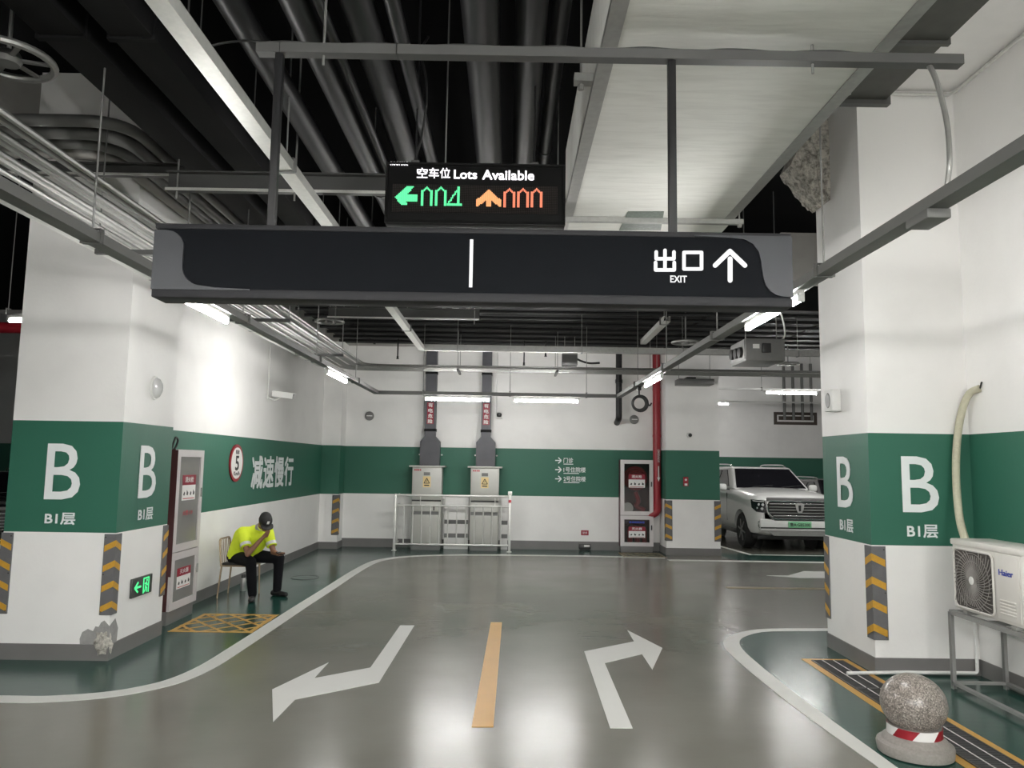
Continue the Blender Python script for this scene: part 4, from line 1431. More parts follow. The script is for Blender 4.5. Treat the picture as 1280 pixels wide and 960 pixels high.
def fire_cabinet(label, loc, rotz, w, h, d, plinth, clear):
    t = thing('fire_cabinet', label, 'fire cabinet', loc, rotz)
    W = w / 2
    MB().rbox(-W + 0.015, W - 0.015, 0.03, d, 0, plinth, 0.004).build('plinth', 'baseboard', t)
    mb = MB().box(-W, W, d - 0.01, d, plinth, h).box(-W, -W + 0.012, 0.03, d - 0.01, plinth, h).box(W - 0.012, W, 0.03, d - 0.01, plinth, h)
    mb.box(-W + 0.012, W - 0.012, 0.03, d - 0.01, h - 0.012, h).box(-W + 0.012, W - 0.012, 0.03, d - 0.01, plinth, plinth + 0.012)
    zs = plinth + (h - plinth) * 0.355
    mb.box(-W + 0.012, W - 0.012, 0.03, d - 0.01, zs - 0.01, zs + 0.01)
    mb.build('body', 'red_dark', t, False)
    for nm, z0, z1 in (('upper_door', zs + 0.005, h), ('lower_door', plinth, zs - 0.005)):
        fb = 0.085
        mb = MB().box(-W, W, 0, 0.03, z0, z0 + fb).box(-W, W, 0, 0.03, z1 - fb, z1).box(-W, -W + fb, 0, 0.03, z0 + fb, z1 - fb).box(W - fb, W, 0, 0.03, z0 + fb, z1 - fb)
        dr = mb.build(nm, 'alu', t, False)
        MB().box(-W + fb, W - fb, 0.012, 0.018, z0 + fb, z1 - fb).build('pane', 'glass_clear' if clear else 'glass_grey', dr, False)
        MB().rbox(W - 0.055, W - 0.03, -0.016, 0, (z0 + z1) / 2 + 0.02, (z0 + z1) / 2 + 0.13, 0.005).build('handle', 'black_plastic' if clear else 'galv', dr)
        if nm == 'upper_door':
            zc = z1 - (z1 - z0) * 0.38
            instruction_label(dr, '消火栓', 0, zc, w * 0.50, 0.30, 0.012)
            if not clear:
                text('火警119', dr, 0, zc - 0.30, w * 0.36, 0.06, 0.009, 'ink_red', 'lettering', 0.0, 0.002)
        else:
            zc = z0 + (z1 - z0) * (0.46 if clear else 0.52)
            instruction_label(dr, '灭火器', 0, zc, w * 0.50, 0.24, 0.012)
            if clear:
                mb = MB()
                for i in range(6):
                    mb.box(-0.17 + i * 0.058, -0.17 + i * 0.058 + 0.044, 0.008, 0.011, z1 - 0.165, z1 - 0.125)
                mb.build('blue_lettering', 'ink_blue', dr, False)
    return t, zs


fc, zs = fire_cabinet('tall grey glazed fire cabinet against the left wall', (XLP - 0.10, 9.24, 0), math.pi / 2, 0.76, 2.01, 0.26, 0.16, False)
tag(MB().box(-0.382, -0.378, 0.0, 0.25, 0.55, 2.0).build('side_edge', 'red_dark', fc, False), 'dark red side of the cabinet')
MB().tube(smooth_path([(-0.34, 0.1, 2.01), (-0.34, 0.08, 2.09), (-0.29, 0.08, 2.15), (-0.23, 0.08, 2.12), (-0.24, 0.09, 2.05), (-0.27, 0.1, 2.01)], 6), 0.012, 8).build('cable_loop', 'black_rubber', fc)

fb, zs = fire_cabinet('white framed fire cabinet with red hose beside the red pipe', (2.885, YB - 0.30, 0), 0, 0.73, 2.03, 0.28, 0.13, True)
# hose reel, coupling and extinguishers seen through the glass
hr = thing('fire_hose_reel', 'red coiled fire hose inside the back fire cabinet', 'hose', (2.88, YB - 0.12, 1.62))
for k in range(4):
    r = 0.10 + k * 0.05
    MB().tube([(r * math.cos(a), 0, r * math.sin(a)) for a in [2 * math.pi * i / 24 for i in range(24)]], 0.024, 8, True).build('hose_coil', 'red', hr)
MB().tube(smooth_path([(0.0, -0.02, -0.30), (0.06, -0.03, -0.5), (0.02, -0.03, -0.62), (0.2, -0.02, -0.7)], 6), 0.05, 10).build('hydrant_valve', 'red', hr)
o = MB().lathe([(0.02, -0.06), (0.12, -0.06), (0.125, 0.0), (0.12, 0.05), (0.02, 0.05)], (2.70, YB - 0.14, 0.96), 20, 'y').build('hose_disc', 'white_plastic')
tag(o, 'white round hose disc at the bottom of the upper fire cabinet', 'hose disc')
for i, x in enumerate((2.75, 2.92, 3.08)):
    e = thing('extinguisher', 'red fire extinguisher in the lower back cabinet, %s from the left' % ORD[i], 'extinguisher', (x, YB - 0.14, 0.142), 0, 'extinguishers in the back cabinet')
    MB().lathe([(0.05, 0), (0.06, 0.01), (0.06, 0.32), (0.045, 0.37), (0.02, 0.39)], n=16).build('cylinder', 'red', e)
    MB().rbox(-0.03, 0.03, -0.02, 0.02, 0.39, 0.43, 0.006).build('valve', 'black_plastic', e)
    MB().tube(smooth_path([(0.02, -0.02, 0.41), (0.07, -0.03, 0.36), (0.065, -0.03, 0.2)], 5), 0.008, 6).build('hose', 'black_rubber', e)

# red riser pipe right of the cabinet, black drain pipe
px = 3.345
t = thing('fire_riser_pipe', 'thick red fire pipe running down beside the back fire cabinet', 'pipe', (px, 17.02, 0.9))
MB().tube(round_corners([(px, 17.02, 4.56), (px, 17.02, 0.86), (px - 0.22, 17.05, 0.80)], 0.14, 6), 0.088, 16).build('pipe_run', 'red', t, True, True)
mb = MB().box(px + 0.008, px + 0.03, 16.918, 16.925, 1.65, 1.9).prism([(px - 0.015, 1.65), (px + 0.019, 1.56), (px + 0.053, 1.65)], 16.918, 16.925, 'xz')
mb.build('flow_arrow', 'paper', t, False, True)
text('消防栓管', t, px + 0.02, 2.13, 0.05, 0.30, 16.915, 'paper', 'lettering', 0.0, 0.003, None, True)
for z in (2.55, 3.6):
    MB().tube([(px, 17.02, z), (px, 17.02, z + 0.05)], 0.094, 16).build('clamp', 'red', t, True, True)
p = at(774, 524, Y=16.9)
t = thing('drain_pipe', 'black drain pipe ending high on the back wall', 'pipe', (p.x, 16.95, p.z))
MB().tube(round_corners([(p.x, 16.95, 4.56), (p.x, 16.95, p.z + 0.02), (p.x, YB - 0.005, p.z - 0.06)], 0.08, 5), 0.07, 14).build('pipe_run', 'black_paint', t, True, True)
MB().tube([(p.x, 16.95, 3.75), (p.x, 16.95, 3.83)], 0.082, 14).build('coupling', 'black_paint', t, True, True)

# ================================================================== electric cabinets, bus risers and railing
for k, (xa, xb, na, nb, wa, wb) in enumerate(((514, 551, 531, 544.6, 524.7, 549.5), (587.5, 623, 601.7, 613.7, 595, 619))):
    side = ('left', 'right')[k]
    a, b = at(xa, 640, Y=16.8).x, at(xb, 640, Y=16.8).x
    c, W = (a + b) / 2, (b - a) / 2
    t = thing('electric_cabinet', '%s light grey electric cabinet with yellow warning label behind the railing' % side, 'electric cabinet', (c, 16.8, 0), 0, 'electric cabinets behind the railing')
    MB().box(-W + 0.01, W - 0.01, 0.02, 0.40, 0, 0.12).build('plinth', 'tray', t, False)
    MB().rbox(-W, W, 0, 0.42, 0.12, 1.80, 0.006).build('body', 'cabinet', t)
    MB().rbox(-W - 0.07, W + 0.07, -0.05, 0.44, 1.80, 1.835, 0.006).build('roof', 'cabinet', t)
    dr = MB().rbox(-W + 0.015, W - 0.015, -0.012, 0, 1.09, 1.785, 0.004).build('upper_door', 'cabinet', t)
    MB().box(-W + 0.005, W - 0.005, -0.006, 0, 1.055, 1.085).build('door_gap', 'tray_dark', t, False)
    dl = MB().rbox(-W + 0.015, W - 0.015, -0.012, 0, 0.15, 1.05, 0.004).build('lower_door', 'cabinet', t)
    MB().rbox(0.16, 0.185, -0.03, -0.012, 0.86, 0.97, 0.004).build('handle', 'black_plastic', dl)
    MB().box(-W + 0.015, W - 0.015, -0.016, -0.012, 0.765, 0.835).build('grey_stripe', 'tray', dl, False)
    MB().box(-0.07, 0.07, -0.016, -0.012, 1.62, 1.69).build('name_plate', 'tray', dr, False)
    s = MB().box(-0.085, 0.085, -0.015, -0.012, 1.36, 1.60).build('warning_label', 'yellow_label', dr, False)
    tri = MB()
    for (p, q) in (((-0.06, 1.45), (0, 1.56)), ((0, 1.56), (0.06, 1.45)), ((0.06, 1.45), (-0.06, 1.45))):
        tri.bar((p[0], -0.017, p[1]), (q[0], -0.017, q[1]), 0.003, 0.016)
    tri.prism([(0.008, 1.53), (-0.014, 1.49), (0.0, 1.492), (-0.006, 1.465), (0.016, 1.502), (0.002, 1.50)], -0.018, -0.0155, 'xz')
    tri.build('warning_triangle', 'ink', dr, False)
    MB().box(-0.055, 0.055, -0.0165, -0.015, 1.39, 1.415).build('caption', 'ink', dr, False)
    mb = MB()
    for i in range(4):
        mb.box(-W + 0.045 + i * 0.04, -W + 0.045 + i * 0.04 + 0.03, -0.0145, -0.012, 1.72, 1.755)
    mb.build('red_lettering', 'ink_red', dr, False)
    # bus riser
    a, b = at(na, 525, Y=17.0).x, at(nb, 525, Y=17.0).x
    a2, b2 = at(wa, 570, Y=17.0).x, at(wb, 570, Y=17.0).x
    zs0, zs1 = at(540, 552, Y=17.0).z, at(540, 545, Y=17.0).z
    rz = thing('bus_riser', 'dark grey bus duct riser over the %s electric cabinet' % side, 'bus duct', ((a + b) / 2, 17.08, 1.835), 0, 'bus risers over the electric cabinets')
    MB().prism([(a2, 1.836), (b2, 1.836), (b2, zs0), (b, zs1), (b, ZC), (a, ZC), (a, zs1), (a2, zs0)], 17.0, 17.2, 'xz').build('duct_body', 'riser', rz, False, True)
    z0, z1 = at(540, 530, Y=17.0).z, at(540, 503, Y=17.0).z
    cx = (a + b) / 2
    MB().box(cx - 0.075, cx + 0.075, 16.995, 17.0, z0, z1).build('red_sign', 'red_label', rz, False, True)
    for i, ch in enumerate('有电危险'):
        text(ch, rz, cx, z1 - (i + 0.5) * (z1 - z0) / 4, 0.10, 0.09, 16.991, 'paper', 'character', 0.02, 0.003, None, True)
    for z in (2.6, 3.9):
        MB().box(a - 0.012, b + 0.012, 16.99, 17.2, z, z + 0.06).build('joint_band', 'black_matt', rz, False, True)
    for s in (-1, 1):
        MB().lathe([(0.018, 16.95), (0.018, 17.0)], ((a2 if s < 0 else b2) + s * 0.03, 0.25, 2.08), 8, 'y').build('bolt', 'white_plastic', rz, True, True)

RY = 16.63
rl = thing('railing', 'stainless steel railing in front of the electric cabinets', 'railing', (-1.2, RY, 0))
rx0, rx1 = -2.43, 0.06
for x in (rx0, rx1):
    MB().rbox(x - 0.028, x + 0.028, RY - 0.028, RY + 0.028, 0, 1.22, 0.006).build('post', 'steel', rl, True, True)
    MB().box(x - 0.05, x + 0.05, RY - 0.05, RY + 0.05, 0, 0.012).build('foot_plate', 'steel', rl, False, True)
MB().rbox(rx1 - 0.045, rx1 + 0.045, RY - 0.045, RY + 0.045, 1.22, 1.30, 0.008).build('post_cap', 'steel', rl, True, True)
for z, r in ((1.19, 0.026), (0.97, 0.019), (0.14, 0.022)):
    MB().tube([(rx0, RY, z), (rx1, RY, z)], r, 10).build('rail', 'steel', rl, True, True)
n = 13
for i in range(1, n):
    x = rx0 + (rx1 - rx0) * i / n
    MB().tube([(x, RY, 0.14), (x, RY, 0.97)], 0.014, 8).build('baluster', 'steel', rl, True, True)
for i in (1, 2, 3, 4):
    x = rx0 + (rx1 - rx0) * i / 4.6
    MB().tube([(x, RY, 0.97), (x, RY, 1.19)], 0.011, 8).build('short_strut', 'steel', rl, True, True)
for x in (rx0,):
    for z in (1.19, 0.97, 0.14):
        MB().tube([(x, RY, z), (x, YB - 0.02, z)], 0.016, 8).build('side_rail', 'steel', rl, True, True)
    for k in range(1, 4):
        MB().tube([(x, RY + k * 0.15, 0.14), (x, RY + k * 0.15, 0.97)], 0.010, 8).build('baluster', 'steel', rl, True, True)
o = MB().rbox(rx1 - 0.03, rx1 + 0.03, RY - 0.032, RY - 0.028, 1.06, 1.12, 0.001).build('red_tag', 'ink_red', rl, True, True)

# striped white boards leaning behind the railing
for k, (xa, xb) in enumerate(((-1.40, -0.86), (-0.13, 0.02))):
    t = thing('striped_board', ('white board with grey stripes standing between the electric cabinets', 'narrow white board with grey stripes right of the electric cabinets')[k], 'board', ((xa + xb) / 2, 17.1, 0), 0, 'striped boards behind the railing')
    W = (xb - xa) / 2
    MB().rbox(-W, W, 0, 0.03, 0.0, 1.17, 0.004).build('panel', 'paper', t)
    for z in (0.25, 0.55):
        MB().box(-W + 0.005, W - 0.005, -0.004, 0, z, z + 0.09).build('grey_stripe', 'tray', t, False)

# ================================================================== small things on the walls
# speed sign
sp = thing('speed_sign', 'round white speed limit sign with red rim on green band', 'sign', (XW, 11.49, 1.85), math.pi / 2)
MB().lathe([(0.28, 0.0), (0.28, -0.02)], n=36, axis='y').build('red_disc', 'red', sp)
MB().lathe([(0.235, -0.02), (0.235, -0.024)], n=36, axis='y').build('white_disc', 'paper', sp)
text('5', sp, 0, 0.0, 0.14, 0.21, -0.027, 'ink', 'digit', 0.02, 0.002)
text('限速', sp, 0, 0.165, 0.14, 0.065, -0.027, 'ink', 'lettering', 0.01, 0.002)
text('Km/h', sp, 0, -0.155, 0.24, 0.06, -0.027, 'ink', 'lettering', 0.01, 0.002)

# running man exit sign on the left pillar
a, b = at(162, 737, X=XLP), at(187.5, 725, X=XLP)
t_, u_ = at(174, 722, X=XLP), at(174, 743, X=XLP)
ex = thing('exit_lightbox', 'small dark exit sign with glowing green pictogram on the left pillar', 'exit sign', (XLP, (a.y + b.y) / 2, (t_.z + u_.z) / 2), math.pi / 2)
W, H = (b.y - a.y) / 2, 0.095
MB().rbox(-W, W, -0.025, 0, -H, H, 0.006).build('board', 'exit_board', ex)
strokes('arrow', [[(-W * 0.75, 0), (-W * 0.2, 0)], [(-W * 0.48, 0.045), (-W * 0.75, 0), (-W * 0.48, -0.045)]], 0.02, ex, 'exit_green', -0.029)
strokes('door_pictogram', [[(0.02, -0.075), (0.02, 0.07), (0.13, 0.07), (0.13, -0.075)]], 0.014, ex, 'exit_green', -0.029)
strokes('running_figure', [[(0.085, 0.025), (0.065, -0.015)], [(0.05, 0.015), (0.085, 0.02), (0.105, -0.005)], [(0.065, -0.015), (0.095, -0.035), (0.09, -0.07)], [(0.065, -0.015), (0.06, -0.045), (0.04, -0.065)]], 0.012, ex, 'exit_green', -0.0285)
MB().lathe([(0.012, -0.0285), (0.012, -0.0245)], (0.09, 0, 0.045), 10, 'y').build('running_figure_head', 'exit_green', ex)

# emergency lamp on the left pillar
c = at(193, 485, X=XLP)
em_ = thing('emergency_lamp', 'oval clear emergency lamp high on the left pillar', 'lamp', (XLP, c.y, c.z), math.pi / 2)
MB().lathe([(0.001, -0.02), (0.125, -0.02), (0.13, 0.0)], n=24, axis='y', sx=0.8, sy=1.0).build('backplate', 'white_plastic', em_)
MB().lathe([(0.115, -0.02), (0.10, -0.05), (0.06, -0.075), (0.001, -0.082)], n=24, axis='y', sx=0.62, sy=0.98).build('lens', 'clear_lens', em_)

# bullet camera on the left wall
c = at(334, 497, X=XW)
cm = thing('bullet_camera', 'white bullet security camera on the upper left wall', 'camera', (XW, c.y, c.z), math.pi / 2)
MB().tube([(0.0, -0.012, 0.02), (0.0, -0.012, 1.1)], 0.011, 8).build('conduit', 'white_plastic', cm)
MB().lathe([(0.045, 0), (0.045, -0.02), (0.03, -0.03)], n=16, axis='y').build('mount', 'white_plastic', cm)
MB().tube(round_corners([(0, -0.02, 0), (0, -0.14, -0.05), (0.03, -0.22, 0.02)], 0.05, 4), 0.014, 8).build('arm', 'white_plastic', cm)
d = Vector((0.10, -0.36, -0.03)).normalized()
c0 = Vector((0.0, -0.08, 0.06))
MB().bar(c0, c0 + d * 0.34, 0.085, 0.085).build('body', 'white_plastic', cm, False)
MB().bar(c0 + Vector((0, 0, 0.05)), c0 + d * 0.39 + Vector((0, 0, 0.05)), 0.10, 0.012).build('visor', 'white_plastic', cm, False)
MB().bar(c0 + d * 0.34, c0 + d * 0.352, 0.075, 0.075).build('lens', 'black_plastic', cm, False)


def dome(name, label, px, py, d, r, cat, y=YB):
    c = at(px, py, Y=y)
    t = thing(name, label, cat, (c.x, y, c.z))
    return t


# two round horn speakers on the back wall
for px, py, lab in ((462, 520, 'round dark wall speaker left of the risers'), (792.5, 524.5, 'round dark wall speaker left of the red pipe')):
    c = at(px, py, Y=YB)
    t = thing('round_speaker', lab, 'speaker', (c.x, YB, c.z), 0, 'round speakers on the back wall')
    MB().lathe([(0.10, 0), (0.105, -0.02), (0.095, -0.045), (0.07, -0.05)], n=22, axis='y').build('rim', 'tray', t)
    MB().lathe([(0.08, -0.046), (0.05, -0.04), (0.001, -0.053)], n=22, axis='y').build('cone', 'black_plastic', t)
    MB().box(-0.06, 0.07, -0.06, -0.052, -0.008, 0.012).build('badge', 'white_plastic', t, False)

# dome camera with thin conduit, cube sensor on the back pillar
c = at(624, 519, Y=YB)
t = thing('dome_camera', 'small white dome camera right of the risers', 'camera', (c.x, YB, c.z))
MB().tube([(-0.06, -0.012, 0.04), (-0.06, -0.012, 1.5)], 0.011, 8).build('conduit', 'white_plastic', t)
MB().rbox(-0.08, -0.03, -0.05, 0, -0.06, 0.06, 0.01).build('bracket', 'white_plastic', t)
MB().lathe([(0.001, -0.05), (0.05, -0.04), (0.06, 0.0), (0.06, 0.03), (0.03, 0.05)], (0.0, -0.07, 0.0), 16).build('dome', 'black_plastic', t)
MB().rbox(-0.05, 0.07, -0.12, -0.02, -0.085, -0.05, 0.01).build('skirt', 'white_plastic', t)
c = at(861.5, 544, Y=16.55)
t = thing('dome_camera', 'tiny black dome camera on the back pillar', 'camera', (c.x, 16.55, c.z))
MB().lathe([(0.06, 0), (0.06, -0.015), (0.05, -0.03)], n=16, axis='y').build('base', 'white_plastic', t)
MB().lathe([(0.042, -0.028), (0.035, -0.055), (0.001, -0.07)], (0.015, 0, 0), 16, 'y').build('dome', 'black_plastic', t)

# square speaker on the right pillar
c = at(1046.5, 501, X=XRP)
t = thing('box_speaker', 'white square speaker on the upper right pillar', 'speaker', (XRP, c.y, c.z), -math.pi / 2)
MB().rbox(-0.10, 0.10, -0.10, 0, -0.115, 0.115, 0.012).build('box', 'white_plastic', t)
MB().lathe([(0.06, -0.101), (0.055, -0.106), (0.02, -0.103), (0.001, -0.108)], n=20, axis='y', sx=1.0, sy=1.35).build('grille', 'tray', t)

# fire alarm button on the back pillar, small red sign, floor-level device
c = at(857, 602, Y=16.55)
t = thing('alarm_button', 'small red fire alarm button on the back pillar', 'alarm button', (c.x, 16.55, c.z))
MB().rbox(-0.055, 0.055, -0.03, 0, -0.10, 0.10, 0.006).build('box', 'red', t)
MB().box(-0.03, 0.03, -0.033, -0.03, -0.085, -0.04).build('label', 'paper', t, False)
MB().lathe([(0.025, -0.03), (0.02, -0.04)], (0, 0, 0.04), 14, 'y').build('button', 'paper', t)
c = at(731, 666, Y=YB)
t = thing('wall_notice', 'tiny dark red notice low on the back wall', 'notice', (c.x, YB, c.z))
MB().rbox(-0.085, 0.085, -0.008, 0, -0.055, 0.055, 0.002).build('board', 'red_label', t)
text('禁停', t, 0, 0, 0.11, 0.055, -0.011, 'paper', 'lettering', 0.0, 0.002)
c = at(731, 685, Y=YB - 0.08)
t = thing('evacuation_light', 'small dark floor-level light box against the back wall', 'light box', (c.x, YB - 0.012, 0.03))
MB().rbox(-0.13, 0.13, -0.09, 0, 0, 0.11, 0.008).build('box', 'black_plastic', t)
MB().box(-0.02, 0.11, -0.093, -0.09, 0.05, 0.095).build('lens', 'paper', t, False)
MB().box(-0.11, 0.11, -0.05, -0.01, -0.03, 0).build('foot', 'black_plastic', t, False)

# coil of cable hanging under the right tray
c = at(800, 505, Y=13.3)
t = thing('cable_coil', 'coil of black cable hanging under the right lamp tray', 'cable', (TXR + 0.02, 12.0, TZ))
MB().rbox(-0.03, 0.03, -0.03, 0.03, -0.06, 0, 0.006).build('clip', 'black_plastic', t)
MB().tube([(0, 0, -0.05), (0, 0, -0.16)], 0.012, 8).build('strap', 'black_rubber', t)
for k in range(3):
    r = 0.10 + 0.014 * k
    MB().tube([(r * math.cos(a) + 0.01 * k, 0.02 * (k - 1) + 0.012 * math.sin(2 * a + k), -0.27 + r * 1.0 * math.sin(a)) for a in [2 * math.pi * i / 24 for i in range(24)]], 0.013, 8, True).build('loop', 'black_rubber', t)
MB().tube(smooth_path([(0.10, 0, -0.2), (0.16, 0, -0.30), (0.2, 0.0, -0.26)], 5), 0.012, 8).build('loose_end', 'black_rubber', t)

# grey equipment box with round sockets hung over the lane at right
c = at(932, 437, Y=10.2)
t = thing('control_box', 'grey control box with three round sockets hanging at right', 'control box', (c.x, 10.2, c.z))
MB().rbox(0, 0.54, 0, 0.68, -0.15, 0.16, 0.01).build('box', 'tray', t)
MB().rbox(-0.012, 0, 0.02, 0.66, -0.13, 0.14, 0.004).build('socket_panel', 'tray', t)
for k in range(3):
    MB().lathe([(0.075, -0.012), (0.075, -0.05), (0.05, -0.055)], (0, 0.15 + k * 0.19, -0.02 + 0.012 * k), 14, 'x').build('socket', 'black_plastic', t)
MB().box(0.10, 0.19, -0.004, 0, 0.02, 0.08).build('label', 'paper', t, False)
MB().rbox(0.22, 0.34, -0.04, 0, -0.04, 0.09, 0.01).build('vent', 'black_plastic', t)
for x in (0.05, 0.48):
    MB().tube([(x, 0.15, 0.155), (x, 0.15, ZC - c.z)], 0.007, 6).build('hanger_rod', 'rod', t)
MB().tube(smooth_path([(0.50, 0.05, 0.14), (0.56, 0.05, 0.22), (0.54, 0.05, 0.42), (0.48, 0.05, 0.62)], 5), 0.012, 8).build('cable', 'galv_bright', t)

# junction box on the back conduit run and shallow cable basket at the back pillar
c = at(712, 450, Y=14.9)
t = thing('junction_box', 'grey square junction box on the back conduit run', 'junction box', (c.x, 14.9, c.z))
MB().rbox(-0.15, 0.15, -0.1, 0.1, -0.12, 0.13, 0.008).build('box', 'tray', t)
MB().rbox(-0.15, 0.15, -0.11, -0.1, 0.09, 0.13, 0.004).build('lid_edge', 'galv', t)
for x in (-0.1, 0.1):
    MB().tube([(x, 0, 0.13), (x, 0, 4.5 - c.z)], 0.007, 6).build('hanger_rod', 'rod', t)
MB().tube(smooth_path([(0.15, 0, 0.02), (0.24, 0, -0.02), (0.4, 0, -0.06), (0.6, 0, -0.05)], 5), 0.02, 8).build('cable', 'black_rubber', t)
c = at(868, 478, Y=16.3)
t = thing('cable_tray_box', 'shallow grey cable box in front of the back pillar top', 'cable box', (c.x, 16.3, c.z))
MB().rbox(-0.38, 0.38, -0.2, 0.22, -0.06, 0.06, 0.006).build('tray', 'tray', t)
MB().rbox(-0.2, 0.0, -0.15, 0.1, 0.06, 0.1, 0.006).build('cable_bundle', 'black_rubber', t)
for x in (-0.34, 0.34):
    MB().tube([(x, 0, 0.06), (x, 0, 4.5 - c.z)], 0.007, 6).build('hanger_rod', 'rod', t)
# framed opening with pipes on the far wall
c0, c1 = at(967, 515, Y=26), at(1021, 531.5, Y=26)
t = thing('pipe_sleeve_frame', 'dark framed wall opening with pipes above the white car', 'pipe frame', ((c0.x + c1.x) / 2, 26, (c0.z + c1.z) / 2))
W, H = (c1.x - c0.x) / 2, (c0.z - c1.z) / 2
mb = MB().box(-W, W, -0.04, 0, H - 0.1, H).box(-W, W, -0.04, 0, -H, -H + 0.1).box(-W, -W + 0.1, -0.04, 0, -H + 0.1, H - 0.1).box(W - 0.1, W, -0.04, 0, -H + 0.1, H - 0.1)
mb.build('frame', 'brown', t, False)
MB().box(-W + 0.17, W - 0.17, -0.02, 0, -H + 0.16, H - 0.14).build('opening', 'brown', t, False)
for k in range(4):
    x = -W * 0.55 + k * W * 0.42
    MB().tube([(x, -0.12, -H * 0.3), (x, -0.12, 1.9)], 0.05, 8).build('pipe', 'tray', t)

# red sprinkler main far left, sprinkler tee by the conduits
o = MB().tube([(-14, 12, 3.95), (-4.5, 12, 3.95)], 0.09, 12).build('fire_main', 'red')
tag(o, 'red fire main crossing at far left beyond the pillar', 'pipe')
for i, (px, py) in enumerate(((497, 447), (682, 444), (655, 455))):
    c = at(px, py, Y=15.6)
    t = thing('sprinkler', 'small dark sprinkler drop near the back wall, %s from the left' % ORD[(0, 2, 1)[i]], 'sprinkler', (c.x, 15.6, c.z), 0, 'sprinkler drops near the back wall')
    MB().tube([(0, 0, 0), (0, 0, 4.5 - c.z)], 0.014, 8).build('drop_pipe', 'black_paint', t)
    MB().lathe([(0.03, -0.03), (0.02, -0.01), (0.022, 0.03)], n=10).build('head', 'black_paint', t)

# ================================================================== outdoor air conditioner on its stand
AX, AY0, AY1 = 3.93, 5.86, 6.76
st = thing('ac_stand', 'grey angle-iron stand under the air conditioner', 'stand', (4.15, 6.2, 0))
SX_ = (3.94, 4.40)
SY_ = (5.45, 6.83)
SZ = 0.66
for x in SX_:
    for y in SY_:
        MB().box(x - 0.02, x + 0.02, y - 0.003, y + 0.003, 0, SZ).box(x - 0.02, x - 0.014, y - 0.02, y + 0.02, 0, SZ).build('leg', 'stand', st, False, True)
for z in (0.06, SZ):
    for x in SX_:
        MB().box(x - 0.02, x + 0.02, SY_[0], SY_[1], z - 0.02, z + 0.02 if z > 0.5 else z + 0.005).build('long_rail', 'stand', st, False, True)
    for y in SY_ + (() if z < 0.5 else (6.35,)):
        MB().box(SX_[0] + 0.02, SX_[1] - 0.02, y - 0.02, y + 0.02, z - 0.018, z + 0.016 if z > 0.5 else z + 0.004).build('cross_rail', 'stand', st, False, True)
ZA = SZ + 0.02
ac = thing('air_conditioner', 'cream outdoor air conditioner unit with round fan grille', 'air conditioner', (AX, (AY0 + AY1) / 2, ZA), -math.pi / 2)
W, H, D = (AY1 - AY0) / 2, 0.62, 0.34
for x in (-W + 0.12, W - 0.16):
    MB().rbox(x, x + 0.06, 0.0, D + 0.04, 0, 0.03, 0.004).build('foot', 'galv', ac)
MB().rbox(-W, W, 0, D, 0.03, H, 0.018).build('casing', 'ac', ac)
MB().rbox(-W - 0.008, W + 0.008, -0.012, D + 0.008, H - 0.045, H + 0.008, 0.012).build('lid', 'ac', ac)
fx, fz, fw_, fh = -0.14, 0.305, 0.265, 0.245
MB().prism(rrect(fx - fw_, fx + fw_, fz - fh, fz + fh, 0.05), -0.006, 0.0, 'xz').build('coil_recess', 'ac_dark', ac, False)
MB().tube([(a, -0.012, b) for a, b in rrect(fx - fw_, fx + fw_, fz - fh, fz + fh, 0.05)], 0.009, 8, True).build('grille_frame', 'ac', ac)
mb = MB()
for i in range(44):
    a0 = 2 * math.pi * i / 44
    pts = []
    for k in range(9):
        r = 0.03 + k * 0.045
        a = a0 + 0.95 * (r / 0.39)
        x, z = r * math.cos(a), r * math.sin(a)
        if abs(x) > fw_ or abs(z) > fh:
            break
        pts.append((fx + x, -0.014 - 0.012 * math.cos(min(1, r / 0.3) * 1.5), fz + z))
    if len(pts) > 1:
        mb.tube(pts, 0.0038, 5)
for r in (0.09, 0.16, 0.225):
    mb.tube([(fx + r * math.cos(2 * math.pi * i / 30), -0.02, fz + r * math.sin(2 * math.pi * i / 30)) for i in range(30)], 0.0025, 5, True)
tag(mb.build('grille_wires', 'ac_wire', ac), kind='stuff')
MB().lathe([(0.034, -0.02), (0.034, -0.03), (0.025, -0.034)], (fx, 0, fz), 18, 'y').build('grille_hub', 'white_plastic', ac)
MB().rbox(0.16, W - 0.015, -0.010, 0, 0.06, 0.57, 0.006).build('side_panel', 'ac', ac)
for i in range(5):
    MB().rbox(0.20, W - 0.06, -0.018, -0.010, 0.10 + i * 0.025, 0.115 + i * 0.025, 0.003).build('louvre', 'ac', ac)
text('Haier', ac, 0.285, 0.425, 0.17, 0.045, -0.014, 'ink_blue', 'brand_lettering', 0.01, 0.003)
for i in range(2):
    MB().rbox(W - 0.1, W - 0.06, D * 0.3 + i * 0.1, D * 0.3 + i * 0.1 + 0.05, H + 0.0, H + 0.012, 0.003).build('screw_cover', 'ac', ac)
# wrapped refrigerant hose climbing to a hole in the wall
hp = [(4.16, 6.80, ZA + 0.30), (4.12, 6.86, ZA + 0.58), at(1199, 645, Y=7.05), at(1195, 590, Y=7.18), at(1197, 545, Y=7.2), at(1203, 512, Y=7.2), at(1212, 492, Y=7.15), (XRW - 0.01, 7.06, at(1217, 487, Y=7.1).z + 0.01)]
ho = thing('refrigerant_hose', 'cream wrapped hose climbing from the air conditioner into the wall', 'hose', (4.1, 7.1, 1.3))
MB().tube(smooth_path(hp, 8), 0.034, 12).build('wrapped_hose', 'hose', ho, True, True)
MB().tube(smooth_path([hp[-1], (XRW - 0.03, 7.0, hp[-1][2] + 0.05)], 4), 0.008, 6).build('wire_end', 'black_rubber', ho, True, True)
